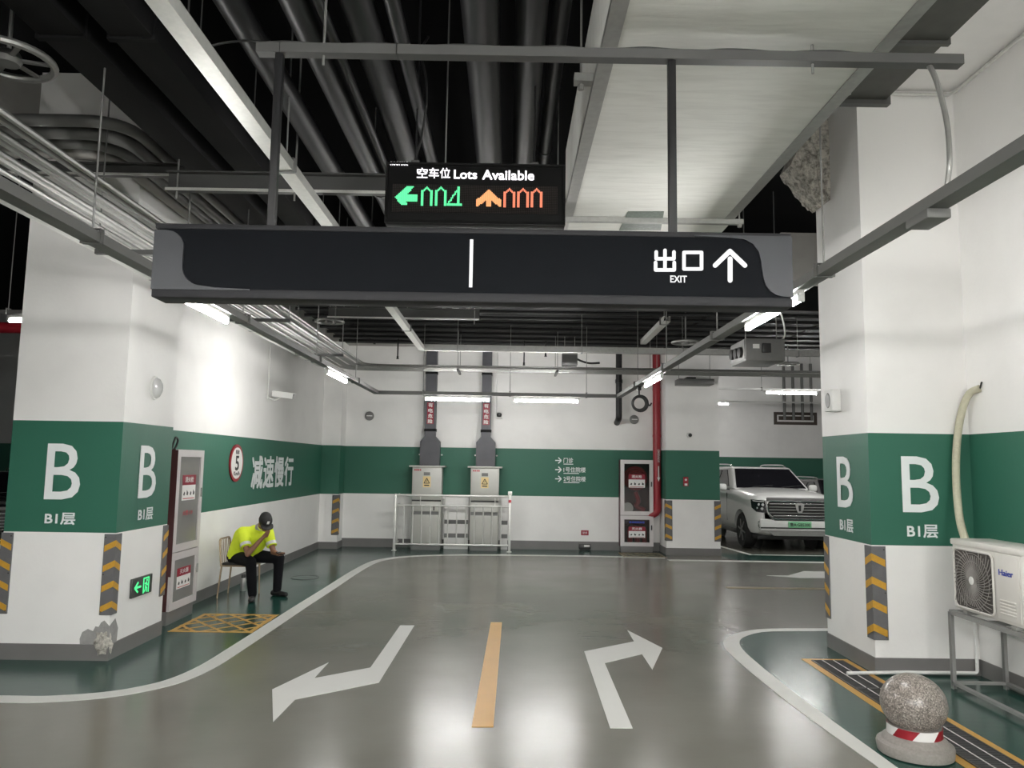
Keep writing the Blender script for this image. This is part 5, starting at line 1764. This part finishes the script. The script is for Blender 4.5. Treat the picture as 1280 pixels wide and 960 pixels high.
# white condensate pipe on the floor round the pillar foot
p0 = at(1066, 846, Z=0.03)
cp = MB().tube(round_corners([(p0.x, YRP - 0.10, 0.03), (3.7, YRP - 0.06, 0.035), (XRW - 0.06, YRP - 0.05, 0.035), (XRW - 0.06, YRP - 0.05, 0.62), (XRW - 0.1, 6.9, 0.70)], 0.03, 4), 0.016, 10).build('condensate_pipe', 'white_plastic')
tag(cp, 'thin white condensate pipe along the foot of the right pillar', 'pipe')

# ================================================================== stone ball bollard
c0, c1 = at(1104, 935, Z=0.05), at(1190, 945, Z=0.05)
bx, by = (c0.x + c1.x) / 2 + 0.045, at(1148, 958, Z=0).y + 0.22
bo = thing('stone_bollard', 'granite ball bollard on a round base with red and white tape', 'bollard', (bx, by, 0))
MB().lathe([(0.20, 0), (0.235, 0.01), (0.24, 0.06), (0.235, 0.075), (0.205, 0.09), (0.20, 0.105), (0.185, 0.115), (0.175, 0.13)], n=40).build('base', 'stone', bo)
MB().lathe([(0.165, 0.11), (0.165, 0.19)], n=40).build('neck', 'stone', bo)
for i in range(8):
    a0, a1 = math.radians(i * 45 + 20), math.radians(i * 45 + 65)
    mb = MB()
    vs, fs = [], []
    for j in range(5):
        a = a0 + (a1 - a0) * j / 4
        for r in (0.168, 0.172):
            vs.append((r * math.cos(a - 0.14), r * math.sin(a - 0.14), 0.128))
            vs.append((r * math.cos(a + 0.14), r * math.sin(a + 0.14), 0.188))
    # outer skin of one slanted tape field
    for j in range(4):
        b = j * 4
        fs += [(b + 2, b + 6, b + 7, b + 3), (b, b + 1, b + 5, b + 4), (b, b + 4, b + 6, b + 2), (b + 1, b + 3, b + 7, b + 5)]
    fs += [(0, 2, 3, 1), (16, 17, 19, 18)]
    mb.add(vs, fs)
    o = mb.build('tape_field', 'paper' if i % 2 else 'red', bo)
R = 0.208
prof = [(R * math.sin(math.pi * i / 24) if 0 < i < 24 else 0.002, 0.328 - R * 0.92 * math.cos(math.pi * i / 24)) for i in range(25)]
MB().lathe(prof, n=48).build('ball', 'granite', bo)

# ================================================================== chair, seated guard
CX, CY = -3.74, 10.88
ch = thing('bronze_chair', 'bronze tube chair with slatted back by the left wall', 'chair', (CX, CY, 0))
for sx_, sy_ in ((-1, -1), (-1, 1), (1, -1), (1, 1)):
    top = (sx_ * 0.20, sy_ * 0.19, 0.43)
    foot = (sx_ * (0.235 if sx_ < 0 else 0.21), sy_ * 0.205, 0.0)
    MB().tube([foot, top], 0.011, 8, r_end=0.014).build('leg', 'bronze', ch)
MB().rbox(-0.215, 0.215, -0.205, 0.205, 0.425, 0.445, 0.008).build('seat_frame', 'bronze', ch)
MB().rbox(-0.20, 0.205, -0.20, 0.20, 0.445, 0.478, 0.014).build('seat', 'black_plastic', ch)
MB().tube(round_corners([(-0.205, -0.20, 0.43), (-0.245, -0.195, 0.80), (-0.245, 0.195, 0.80), (-0.205, 0.20, 0.43)], 0.06, 6), 0.013, 8).build('backrest', 'bronze', ch)
for k in range(5):
    y = -0.13 + k * 0.065
    MB().tube([(-0.205, y, 0.44), (-0.245, y, 0.80)], 0.006, 6).build('back_slat', 'bronze', ch)

V = Vector
rv, fv = V((-0.8, -0.6, 0)), V((0.6, -0.8, 0))
pel = V((-3.72, 10.86, 0.585))
hipR, hipL = pel + rv * 0.095 - V((0, 0, .03)), pel - rv * 0.095 - V((0, 0, .03))
kneeR, ankR = V((-3.46, 10.45, 0.525)), V((-3.43, 10.49, 0.10))
kneeL, ankL = V((-3.20, 10.86, 0.53)), V((-3.22, 10.90, 0.10))
chest, neck, head = V((-3.50, 10.70, 0.875)), V((-3.40, 10.62, 0.985)), V((-3.325, 10.555, 1.045))
shR, shL = chest + rv * 0.175 + V((0, 0, .03)), chest - rv * 0.175 + V((0, 0, .03))
elR, haR = V((-3.50, 10.43, 0.635)), V((-3.285, 10.455, 0.885))
elL, haL = V((-3.235, 10.70, 0.635)), V((-3.115, 10.56, 0.615))
spine = (chest - pel).normalized()
I3 = Matrix.Identity(3)

pe = thing('person', 'seated person in lime shirt and black cap hunched over a phone', 'person', (-3.5, 10.75, 0))
# head orientation: looks down along hd
hd = V((0.45, -0.62, -0.62)).normalized()
hs = hd.cross(V((0, 0, 1))).normalized()
hu = hs.cross(hd).normalized()
HR = Matrix((hs, hd, hu)).transposed()
prims = [('ell', head, (0.074, 0.092, 0.11), HR),
         ('ell', head + hd * 0.055 - hu * 0.05, (0.05, 0.045, 0.05), HR),          # jaw
         ('limb', head + hd * 0.09 + hu * 0.0, head + hd * 0.105 - hu * 0.03, 0.010, 0.014),  # nose
         ('ell', head + hs * 0.076 - hu * 0.01, (0.012, 0.02, 0.032), HR), ('ell', head - hs * 0.076 - hu * 0.01, (0.012, 0.02, 0.032), HR),
         ('limb', head + hd * 0.088 - hu * 0.055 - hs * 0.02, head + hd * 0.088 - hu * 0.055 + hs * 0.02, 0.009, 0.009),
         ('limb', neck - V((0.03, -0.03, 0.03)), head - hu * 0.05 - hd * 0.02, 0.055, 0.05),
         ('limb', hipR + spine * .05, shR - spine * .05, 0.085, 0.075), ('limb', hipL + spine * .05, shL - spine * .05, 0.085, 0.075), ('limb', pel, chest, 0.09, 0.09),
         ('limb', shR, elR, 0.048, 0.038), ('limb', elR, haR - (haR - elR).normalized() * 0.05, 0.040, 0.026),
         ('limb', shL, elL, 0.048, 0.038), ('limb', elL, haL - (haL - elL).normalized() * 0.05, 0.040, 0.026),
         ('limb', shR, shL, 0.06, 0.06),
         ('limb', hipR, kneeR, 0.07, 0.05), ('limb', kneeR, ankR, 0.048, 0.034), ('limb', hipL, kneeL, 0.07, 0.05), ('limb', kneeL, ankL, 0.048, 0.034), ('limb', hipR, hipL, 0.08, 0.08)]


def hand(c, along, across, normal, curl, spread=0.019):
    """palm, four curled fingers of unequal length and a thumb from the side of the palm"""
    R_ = Matrix((across, normal, along)).transposed()
    out = [('ell', c, (0.040, 0.016, 0.048), R_), ('limb', c - along * 0.06, c - along * 0.02, 0.026, 0.026)]
    for k, L in enumerate((0.060, 0.070, 0.066, 0.052)):
        p0 = c + along * 0.036 + across * (k - 1.5) * spread
        d1 = (along * math.cos(curl * 0.5) + normal * math.sin(curl * 0.5)).normalized()
        d2 = (along * math.cos(curl * 1.5) + normal * math.sin(curl * 1.5)).normalized()
        p1 = p0 + d1 * L * 0.55
        p2 = p1 + d2 * L * 0.6
        out += [('limb', p0 - d1 * 0.01, p1, 0.0100, 0.0092), ('limb', p1, p2, 0.0092, 0.0082)]
    b = c - along * 0.02 - across * 0.034
    m = b + (-across * 0.7 + along * 0.6 + normal * 0.3).normalized() * 0.035
    e = m + (along * 0.85 - across * 0.1 + normal * 0.5).normalized() * 0.032
    out += [('limb', b, m, 0.013, 0.0105), ('limb', m, e, 0.0105, 0.009)]
    return out


al = (haR - elR).normalized()
nr = (head + hd * 0.06 - haR); nr = (nr - al * nr.dot(al)).normalized()
prims += hand(haR, al, al.cross(nr).normalized(), nr, 0.75)
al2 = (haL - elL).normalized()
nr2 = V((0, 0, 1)); nr2 = (nr2 - al2 * nr2.dot(al2)).normalized()
prims += hand(haL, al2, al2.cross(nr2).normalized(), nr2, 0.7)
fused('body', prims, 'skin', pe, 0.0062, 2)
# shirt: torso, short sleeves, collar
mR, mL = shR.lerp(elR, 0.52), shL.lerp(elL, 0.52)
prims = [('limb', hipR + spine * 0.0, shR - spine * 0.06 - rv * 0.015, 0.118, 0.105), ('limb', hipL + spine * 0.0, shL - spine * 0.06 + rv * 0.015, 0.118, 0.105),
         ('limb', pel + spine * 0.03, chest, 0.135, 0.13), ('limb', shR, shL, 0.078, 0.078), ('limb', chest, neck - V((0.02, -0.02, 0.03)), 0.10, 0.068),
         ('limb', shR, mR, 0.080, 0.070), ('limb', shL, mL, 0.080, 0.070),
         ('ell', pel + fv * 0.09 + V((0, 0, 0.10)), (0.13, 0.12, 0.10), I3)]
fused('shirt', prims, 'hivis', pe, 0.010, 5)
for m_, sh_, el_ in ((mR, shR, elR), (mL, shL, elL)):
    d = (el_ - sh_).normalized()
    MB().tube([m_ + d * 0.005, m_ + d * 0.05], 0.0745, 16).build('sleeve_band', 'silver_tape', pe, True, True)
    MB().tube([m_ + d * 0.05, m_ + d * 0.062], 0.073, 16).build('sleeve_hem', 'hivis', pe, True, True)
cn = neck - V((0.012, -0.012, 0.012))
nd = (head - neck).normalized()
MB().tube([cn - nd * 0.02, cn + nd * 0.022], 0.070, 16, r_end=0.064).build('collar', 'grey_plastic', pe, True, True)
# trousers
prims = [('limb', hipR, kneeR, 0.100, 0.076), ('limb', kneeR, ankR + V((0, 0, .0)), 0.074, 0.060),
         ('limb', hipL, kneeL, 0.100, 0.076), ('limb', kneeL, ankL, 0.074, 0.060),
         ('limb', hipR, hipL, 0.118, 0.118), ('limb', pel - V((0, 0, 0.02)), pel + spine * 0.03, 0.12, 0.11)]
fused('trousers', prims, 'trouser', pe, 0.010, 5)
# shoes
for ank, dr in ((ankR, V((0.25, -0.97, 0))), (ankL, V((0.93, -0.36, 0)))):
    g = V((ank.x, ank.y, 0))
    prims = [('limb', g - dr * 0.06 + V((0, 0, .045)), g + dr * 0.15 + V((0, 0, .036)), 0.043, 0.036), ('limb', g + V((0, 0, .05)), ank + V((0, 0, -.02)), 0.045, 0.046), ('ell', g + dr * 0.10 + V((0, 0, .032)), (0.048, 0.048, 0.03), I3)]
    s = fused('shoe', prims, 'shoe', pe, 0.009, 3)
    z0 = min(v.co.z for v in s.data.vertices)
    for v in s.data.vertices:
        v.co.z -= z0
# cap: crown, brim and badge
prims = [('ell', head + hu * 0.035 - hd * 0.01, (0.092, 0.112, 0.098), HR), ('ell', head + hu * 0.07 - hd * 0.03, (0.08, 0.09, 0.07), HR)]
cap = fused('cap', prims, 'cap', pe, 0.010, 3)
bz_ = head + hd * 0.085 + hu * 0.035
pts = []
for i in range(9):
    a = math.radians(-80 + 20 * i)
    pts.append((math.sin(a) * 0.088, math.cos(a) * 0.085))
vs = [bz_ + hs * a + hd * b - hu * (0.012 * (a / 0.09) ** 2 + 0.10 * b) for a, b in pts] + [bz_ + hs * a * 0.95 - hd * 0.02 for a, _ in pts]
vs += [v - hu * 0.007 for v in vs]
n = 9
fs = []
for i in range(8):
    fs += [(i, i + 1, n + i + 1, n + i), (2 * n + i, 3 * n + i, 3 * n + i + 1, 2 * n + i + 1), (i, 2 * n + i, 2 * n + i + 1, i + 1), (n + i, n + i + 1, 3 * n + i + 1, 3 * n + i)]
fs += [(0, n, 3 * n, 2 * n), (n - 1, 2 * n - 1 + 0, 4 * n - 1, 3 * n - 1)]
MB().add(vs, fs).build('brim', 'cap', cap, True, True)
bb = head + hd * 0.095 + hu * 0.085
MB().bar(bb - hu * 0.022, bb + hu * 0.022, 0.03, 0.006, hd).build('cap_badge', 'paper', cap, False, True)
# phone in the left hand
ph = haL + al2 * 0.045 + nr2 * 0.028
o = thing('phone', 'dark phone held in the left hand of the seated person', 'phone', ph)
MB().bar(ph - al2 * 0.075, ph + al2 * 0.075, 0.072, 0.009, nr2).build('body', 'black_plastic', o, False, True)
MB().bar(ph - al2 * 0.07 + nr2 * 0.005, ph + al2 * 0.07 + nr2 * 0.005, 0.066, 0.001, nr2).build('screen', 'car_glass', o, False, True)
# flask on the floor behind the chair
t = thing('flask', 'small grey flask on the floor under the chair', 'flask', (-3.83, 11.28, 0))
MB().lathe([(0.035, 0), (0.04, 0.01), (0.04, 0.16), (0.03, 0.19)], n=16).build('body', 'galv', t)
MB().lathe([(0.032, 0.19), (0.032, 0.235), (0.028, 0.24)], n=16).build('lid', 'black_plastic', t)
# round manhole cover right of the guard
c = at(381, 722, Z=0)
t = thing('manhole_cover', 'round green manhole cover in the floor right of the guard', 'manhole cover', (c.x, c.y, 0.002))
MB().lathe([(0.22, 0), (0.22, 0.004)], n=32).build('disc', 'green_floor', t)
MB().tube([(0.22 * math.cos(2 * math.pi * i / 32), 0.22 * math.sin(2 * math.pi * i / 32), 0.004) for i in range(32)], 0.006, 6, True).build('rim', 'baseboard', t)

# ================================================================== the parked car
def half_ring(w, zb, zs, crown):
    p = [(0, zb), (w * 0.78, zb), (w * 0.93, zb + 0.05), (w * 0.985, zb + 0.16), (w, zb + 0.34), (w * 0.998, zs - 0.30), (w * 0.985, zs - 0.16), (w * 0.955, zs - 0.07), (w * 0.89, zs - 0.02), (w * 0.76, zs), (w * 0.45, zs + crown * 0.75), (0, zs + crown)]
    return p


def boolean_cut(ob, cutters):
    for c in cutters:
        md = ob.modifiers.new('cut', 'BOOLEAN')
        md.operation = 'DIFFERENCE'
        md.solver = 'EXACT'
        md.object = c
    dg = bpy.context.evaluated_depsgraph_get()
    me = bpy.data.meshes.new_from_object(ob.evaluated_get(dg))
    ob.modifiers.clear()
    old = ob.data
    ob.data = me
    bpy.data.meshes.remove(old)
    for c in cutters:
        bpy.data.objects.remove(c)


def make_car(label, loc, rotz):
    t = thing('car', label, 'car', loc, rotz)
    st = [(0.00, 0.74, 0.52, 1.02, 0.02), (0.04, 0.86, 0.40, 1.12, 0.03), (0.12, 0.92, 0.36, 1.185, 0.03), (0.30, 0.965, 0.34, 1.225, 0.035), (0.7, 0.985, 0.34, 1.265, 0.04), (1.2, 0.99, 0.34, 1.31, 0.04), (1.75, 0.99, 0.34, 1.345, 0.03), (2.6, 0.99, 0.34, 1.345, 0.02), (4.3, 0.985, 0.36, 1.335, 0.02), (4.85, 0.95, 0.42, 1.30, 0.02), (5.0, 0.88, 0.5, 1.22, 0.02)]
    mb = MB()
    rings = []
    for y, w, zb, zs, cr in st:
        h = half_ring(w, zb, zs, cr)
        full = h + [(-a, b) for a, b in h[-2:0:-1]]
        rings.append([(a, y, b) for a, b in full])
    m = len(rings[0])
    for r in rings:
        mb.v += r
    for i in range(len(rings) - 1):
        for k in range(m):
            l = (k + 1) % m
            mb.f.append([i * m + k, i * m + l, (i + 1) * m + l, (i + 1) * m + k])
    mb.f.append(list(range(m))[::-1])
    mb.f.append([(len(rings) - 1) * m + k for k in range(m)])
    body = mb.build('body', 'car_white', t)
    cut = []
    for y in (0.93, 3.78):
        for s in (-1, 1):
            c = MB().tube([(s * 0.55, y, 0.40), (s * 1.3, y, 0.40)], 0.475, 32).build('cutter', None)
            c.matrix_world = Matrix.Translation(Vector(loc)) @ Matrix.Rotation(rotz, 4, 'Z')
            cut.append(c)
    bpy.context.view_layer.update()
    boolean_cut(body, cut)
    me = body.data
    if not me.materials:
        me.materials.append(M['car_white'])
    me.polygons.foreach_set('use_smooth', [True] * len(me.polygons))
    me.set_sharp_from_angle(angle=math.radians(35))
    # cabin: pillars and roof
    prof = [(-0.93, 1.30), (0.93, 1.30)]
    bm = bmesh.new()
    B = [(-0.93, 1.62, 1.31), (0.93, 1.62, 1.31), (0.93, 4.88, 1.31), (-0.93, 4.88, 1.31)]
    T = [(-0.73, 2.42, 1.86), (0.73, 2.42, 1.86), (0.75, 4.62, 1.85), (-0.75, 4.62, 1.85)]
    vb = [bm.verts.new(p) for p in B]
    vt = [bm.verts.new(p) for p in T]
    bm.faces.new(vb[::-1]); bm.faces.new(vt)
    for i in range(4):
        bm.faces.new((vb[i], vb[(i + 1) % 4], vt[(i + 1) % 4], vt[i]))
    bmesh.ops.bevel(bm, geom=bm.edges[:], offset=0.06, segments=3, affect='EDGES', profile=0.5)
    bmesh.ops.recalc_face_normals(bm, faces=bm.faces)
    me = bpy.data.meshes.new('cabin')
    bm.to_mesh(me); bm.free()
    link_mesh('cabin', me, 'car_white', t, True, False)

    def pane(name, pts, mat='car_glass', off=0.008, th=0.006):
        P = [Vector(p) for p in pts]
        nrm = (P[1] - P[0]).cross(P[-1] - P[0]).normalized()
        ctr = sum(P, Vector()) / len(P)
        if nrm.dot(ctr - Vector((0, 3.2, 1.3))) < 0:
            nrm = -nrm
        n = len(P)
        vs = [p + nrm * (off + th) for p in P] + [p + nrm * (off - 0.02) for p in P]
        fs = [list(range(n)), list(range(2 * n - 1, n - 1, -1))] + [[i, (i + 1) % n, (i + 1) % n + n, i + n] for i in range(n)]
        return MB().add(vs, fs).build(name, mat, t, False)

    def fr_(u, v):       # on the front slope of the cabin: u across, v up
        w = 0.93 + (0.73 - 0.93) * v
        return Vector((u * w, 1.62 + 0.80 * v, 1.31 + 0.55 * v))
    pane('windscreen', [fr_(-0.91, 0.07), fr_(0.91, 0.07), fr_(0.90, 0.90), fr_(-0.90, 0.90)])
    for s in (-1, 1):
        def sd(y, v):
            return Vector((s * (0.93 + (0.74 - 0.93) * v), y, 1.31 + 0.545 * v))
        pane('side_window', [sd(2.02, 0.12), sd(2.98, 0.12), sd(2.98, 0.86), sd(2.62, 0.86)])
        pane('side_window', [sd(3.06, 0.12), sd(3.95, 0.12), sd(3.95, 0.86), sd(3.06, 0.86)])
        pane('side_window', [sd(4.05, 0.14), sd(4.55, 0.14), sd(4.45, 0.84), sd(4.05, 0.84)])
        # mirrors
        MB().rbox(s * 0.98 - 0.10 + s * 0.12, s * 0.98 + 0.10 + s * 0.12, 1.86, 2.0, 1.27, 1.44, 0.06, 4).build('mirror', 'car_white', t)
        MB().bar((s * 0.93, 1.93, 1.30), (s * 1.02, 1.93, 1.31), 0.04, 0.03).build('mirror_arm', 'black_plastic', t, False)
        # roof rail
        MB().tube(smooth_path([(s * 0.66, 2.55, 1.86), (s * 0.67, 2.75, 1.91), (s * 0.68, 3.5, 1.92), (s * 0.68, 4.3, 1.91), (s * 0.68, 4.5, 1.86)], 5), 0.016, 8).build('roof_rail', 'chrome', t)
        # running board, door seams
        MB().rbox(s * 0.93 - 0.09, s * 0.93 + 0.09, 1.5, 3.25, 0.33, 0.39, 0.015).build('side_step', 'tray', t)
        for y in (1.95, 3.02, 3.98):
            MB().box(s * 0.985 - 0.008, s * 0.985 + 0.008, y, y + 0.008, 0.55, 1.22).build('door_gap', 'black_plastic', t, False)
        for y in (2.75, 3.72):
            MB().rbox(s * 1.0 - 0.012, s * 1.0 + 0.012, y, y + 0.2, 1.08, 1.11, 0.006).build('door_handle', 'chrome', t)
    # roof window
    MB().rbox(-0.5, 0.5, 2.62, 3.9, 1.855, 1.868, 0.01).build('sunroof', 'car_glass', t)
    # wheels
    for y in (0.93, 3.78):
        for s in (-1, 1):
            wh = thing('tmp', None, None)
            bpy.data.objects.remove(wh)
            MB().tube([(s * 0.60, y, 0.40), (s * 0.62, y, 0.40)], 0.47, 28).build('wheel_well', 'black_plastic', t)
            ty = MB().lathe([(0.26, s * 0.73), (0.37, s * 0.72), (0.405, s * 0.76), (0.405, s * 0.92), (0.37, s * 0.965), (0.265, s * 0.95)], (0, y, 0.405), 28, 'x').build('tyre', 'tyre', t)
            MB().lathe([(0.001, s * 0.88), (0.255, s * 0.88), (0.265, s * 0.95), (0.25, s * 0.945)], (0, y, 0.405), 28, 'x').build('rim', 'tray_dark', ty)
            for k in range(6):
                a = 2 * math.pi * k / 6 + 0.2
                MB().bar((s * 0.945, y + 0.03 * math.cos(a), 0.405 + 0.03 * math.sin(a)), (s * 0.935, y + 0.25 * math.cos(a), 0.405 + 0.25 * math.sin(a)), 0.03, 0.055, (1, 0, 0)).build('spoke', 'galv', ty, False)
            MB().lathe([(0.045, s * 0.93), (0.04, s * 0.955), (0.001, s * 0.96)], (0, y, 0.405), 14, 'x').build('hub_cap', 'galv', ty)
    # front: grille with chrome bars and badge
    gr = MB().prism([(-0.66, 1.11), (0.66, 1.11), (0.70, 1.02), (0.66, 0.84), (0.54, 0.74), (-0.54, 0.74), (-0.66, 0.84), (-0.70, 1.02)], -0.05, 0.08, 'xz').build('grille', 'black_plastic', t, False)
    ol = [(-0.66, 1.12), (0.66, 1.12), (0.71, 1.02), (0.67, 0.83), (0.55, 0.73), (-0.55, 0.73), (-0.67, 0.83), (-0.71, 1.02)]
    MB().tube(round_corners([(a, -0.05, b) for a, b in ol + ol[:1]], 0.06, 4), 0.024, 8).build('grille_frame', 'chrome', gr)
    MB().rbox(-0.70, 0.70, -0.075, 0.0, 1.115, 1.195, 0.02).build('grille_top_bar', 'tray', gr)
    for z, th, mt in ((0.795, 0.013, 'chrome'), (0.86, 0.007, 'galv'), (0.925, 0.009, 'galv'), (0.985, 0.007, 'galv'), (1.055, 0.014, 'chrome')):
        ww = 0.58 if z < 0.85 else 0.655
        MB().rbox(-ww, ww, -0.07, -0.045, z - th, z + th, 0.005).build('grille_bar', mt, gr)
    MB().prism([(-0.10, 1.06), (-0.04, 1.08), (0.04, 1.08), (0.10, 1.06), (0.075, 0.93), (0.04, 0.86), (-0.04, 0.86), (-0.075, 0.93)], -0.09, -0.06, 'xz').build('badge', 'chrome', gr, False)
    MB().prism([(-0.03, 1.03), (0.03, 1.03), (0.022, 0.90), (-0.022, 0.90)], -0.094, -0.089, 'xz').build('badge_slot', 'black_plastic', gr, False)
    for s in (-1, 1):
        hl = MB().add([(s * 0.70, -0.035, 0.85), (s * 0.735, -0.035, 1.12), (s * 0.985, 0.16, 1.14), (s * 0.98, 0.13, 0.96), (s * 0.90, 0.05, 0.87),
                       (s * 0.72, 0.12, 0.87), (s * 0.745, 0.12, 1.105), (s * 0.95, 0.25, 1.125), (s * 0.945, 0.25, 0.96), (s * 0.88, 0.2, 0.89)],
                      [(0, 1, 2, 3, 4), (9, 8, 7, 6, 5), (0, 5, 6, 1), (1, 6, 7, 2), (2, 7, 8, 3), (3, 8, 9, 4), (4, 9, 5, 0)]).build('headlight', 'car_glass', t, False)
        for k, (u, z) in enumerate(((0.775, 1.03), (0.84, 1.03), (0.79, 0.94), (0.86, 0.95))):
            MB().lathe([(0.03, 0.0), (0.032, -0.018), (0.012, -0.028)], (s * u, -0.03 + (u - 0.74) * 0.82, z), 12, 'y').build('lamp_lens', 'clear_lens', hl)
        MB().bar((s * 0.75, -0.04, 1.095), (s * 0.965, 0.15, 1.11), 0.012, 0.02).build('light_strip', 'chrome', hl, False)
        # lower bumper chrome hooks
        MB().tube(round_corners([(s * 0.52, -0.045, 0.53), (s * 0.86, 0.0, 0.53), (s * 0.875, 0.01, 0.66), (s * 0.62, -0.02, 0.665)], 0.03, 3), 0.016, 8).build('bumper_trim', 'chrome', t)
        MB().rbox(s * 0.74 - 0.11, s * 0.74 + 0.11, -0.025, 0.06, 0.56, 0.635, 0.01).build('fog_recess', 'paper', t)
    MB().rbox(-0.85, 0.85, -0.045, 0.1, 0.46, 0.72, 0.035, 3).build('bumper', 'car_white', t)
    MB().rbox(-0.84, 0.84, -0.055, 0.05, 0.515, 0.545, 0.006).build('bumper_slot', 'black_plastic', t)
    MB().rbox(-0.55, 0.55, -0.052, 0.05, 0.69, 0.71, 0.006).build('intake_slot', 'black_plastic', t)
    MB().prism([(-0.68, 0.46), (0.68, 0.46), (0.55, 0.36), (-0.55, 0.36)], -0.03, 0.12, 'xz').build('skid_plate', 'galv', t, False)
    pl = MB().rbox(-0.25, 0.25, -0.075, -0.055, 0.54, 0.68, 0.006).build('number_plate', 'plate', t)
    text('鲁A·GB5300', pl, 0, 0.61, 0.43, 0.085, -0.079, 'ink', 'lettering', 0.012, 0.003)
    MB().rbox(-0.86, 0.86, 0.12, 4.6, 0.26, 0.36, 0.02).build('underbody', 'black_plastic', t)
    # wipers
    for s in (-0.45, 0.25):
        MB().bar((s, 1.64, 1.38), (s + 0.5, 1.72, 1.42), 0.012, 0.012).build('wiper', 'black_plastic', t, False)
    # interior hint: seats behind the glass are dark; rear lamps
    for s in (-1, 1):
        MB().rbox(s * 0.84 - 0.07, s * 0.84 + 0.07, 4.9, 5.0, 0.9, 1.2, 0.01).build('rear_light', 'red', t)
    return t


cx_ = at(997, 640, Y=17.45).x
car = make_car('white off-road car with chrome grille parked beyond the back pillar', (cx_, 17.40, 0), 0.0)
car.scale = (1.05, 1.05, 1.03)
# dark car at the left edge of the picture
c2 = copy_tree(car)
dark = {}
for o in [c2] + [x for x in bpy.data.objects if x.parent == c2]:
    if o.type == 'MESH' and o.data.materials and o.data.materials[0] == M['car_white']:
        if o.data.name not in dark:
            d_ = o.data.copy()
            d_.materials.clear(); d_.materials.append(M['car_dark'])
            dark[o.data.name] = d_
        o.data = dark[o.data.name]
tag(c2, 'dark car mostly hidden behind the left pillar', 'car')
c2.scale = (0.95, 0.95, 0.86)
c2.location = (-9.15, 13.0, 0)
c2.rotation_euler = (0, 0, math.radians(35))
# second car beyond the white one, half hidden by the right pillar
c3 = copy_tree(c2)
tag(c3, 'dark car behind the right mirror of the white car', 'car')
c3.location = (cx_ + 2.75, 19.0, 0)
c3.rotation_euler = (0, 0, 0)
bpy.context.view_layer.update()
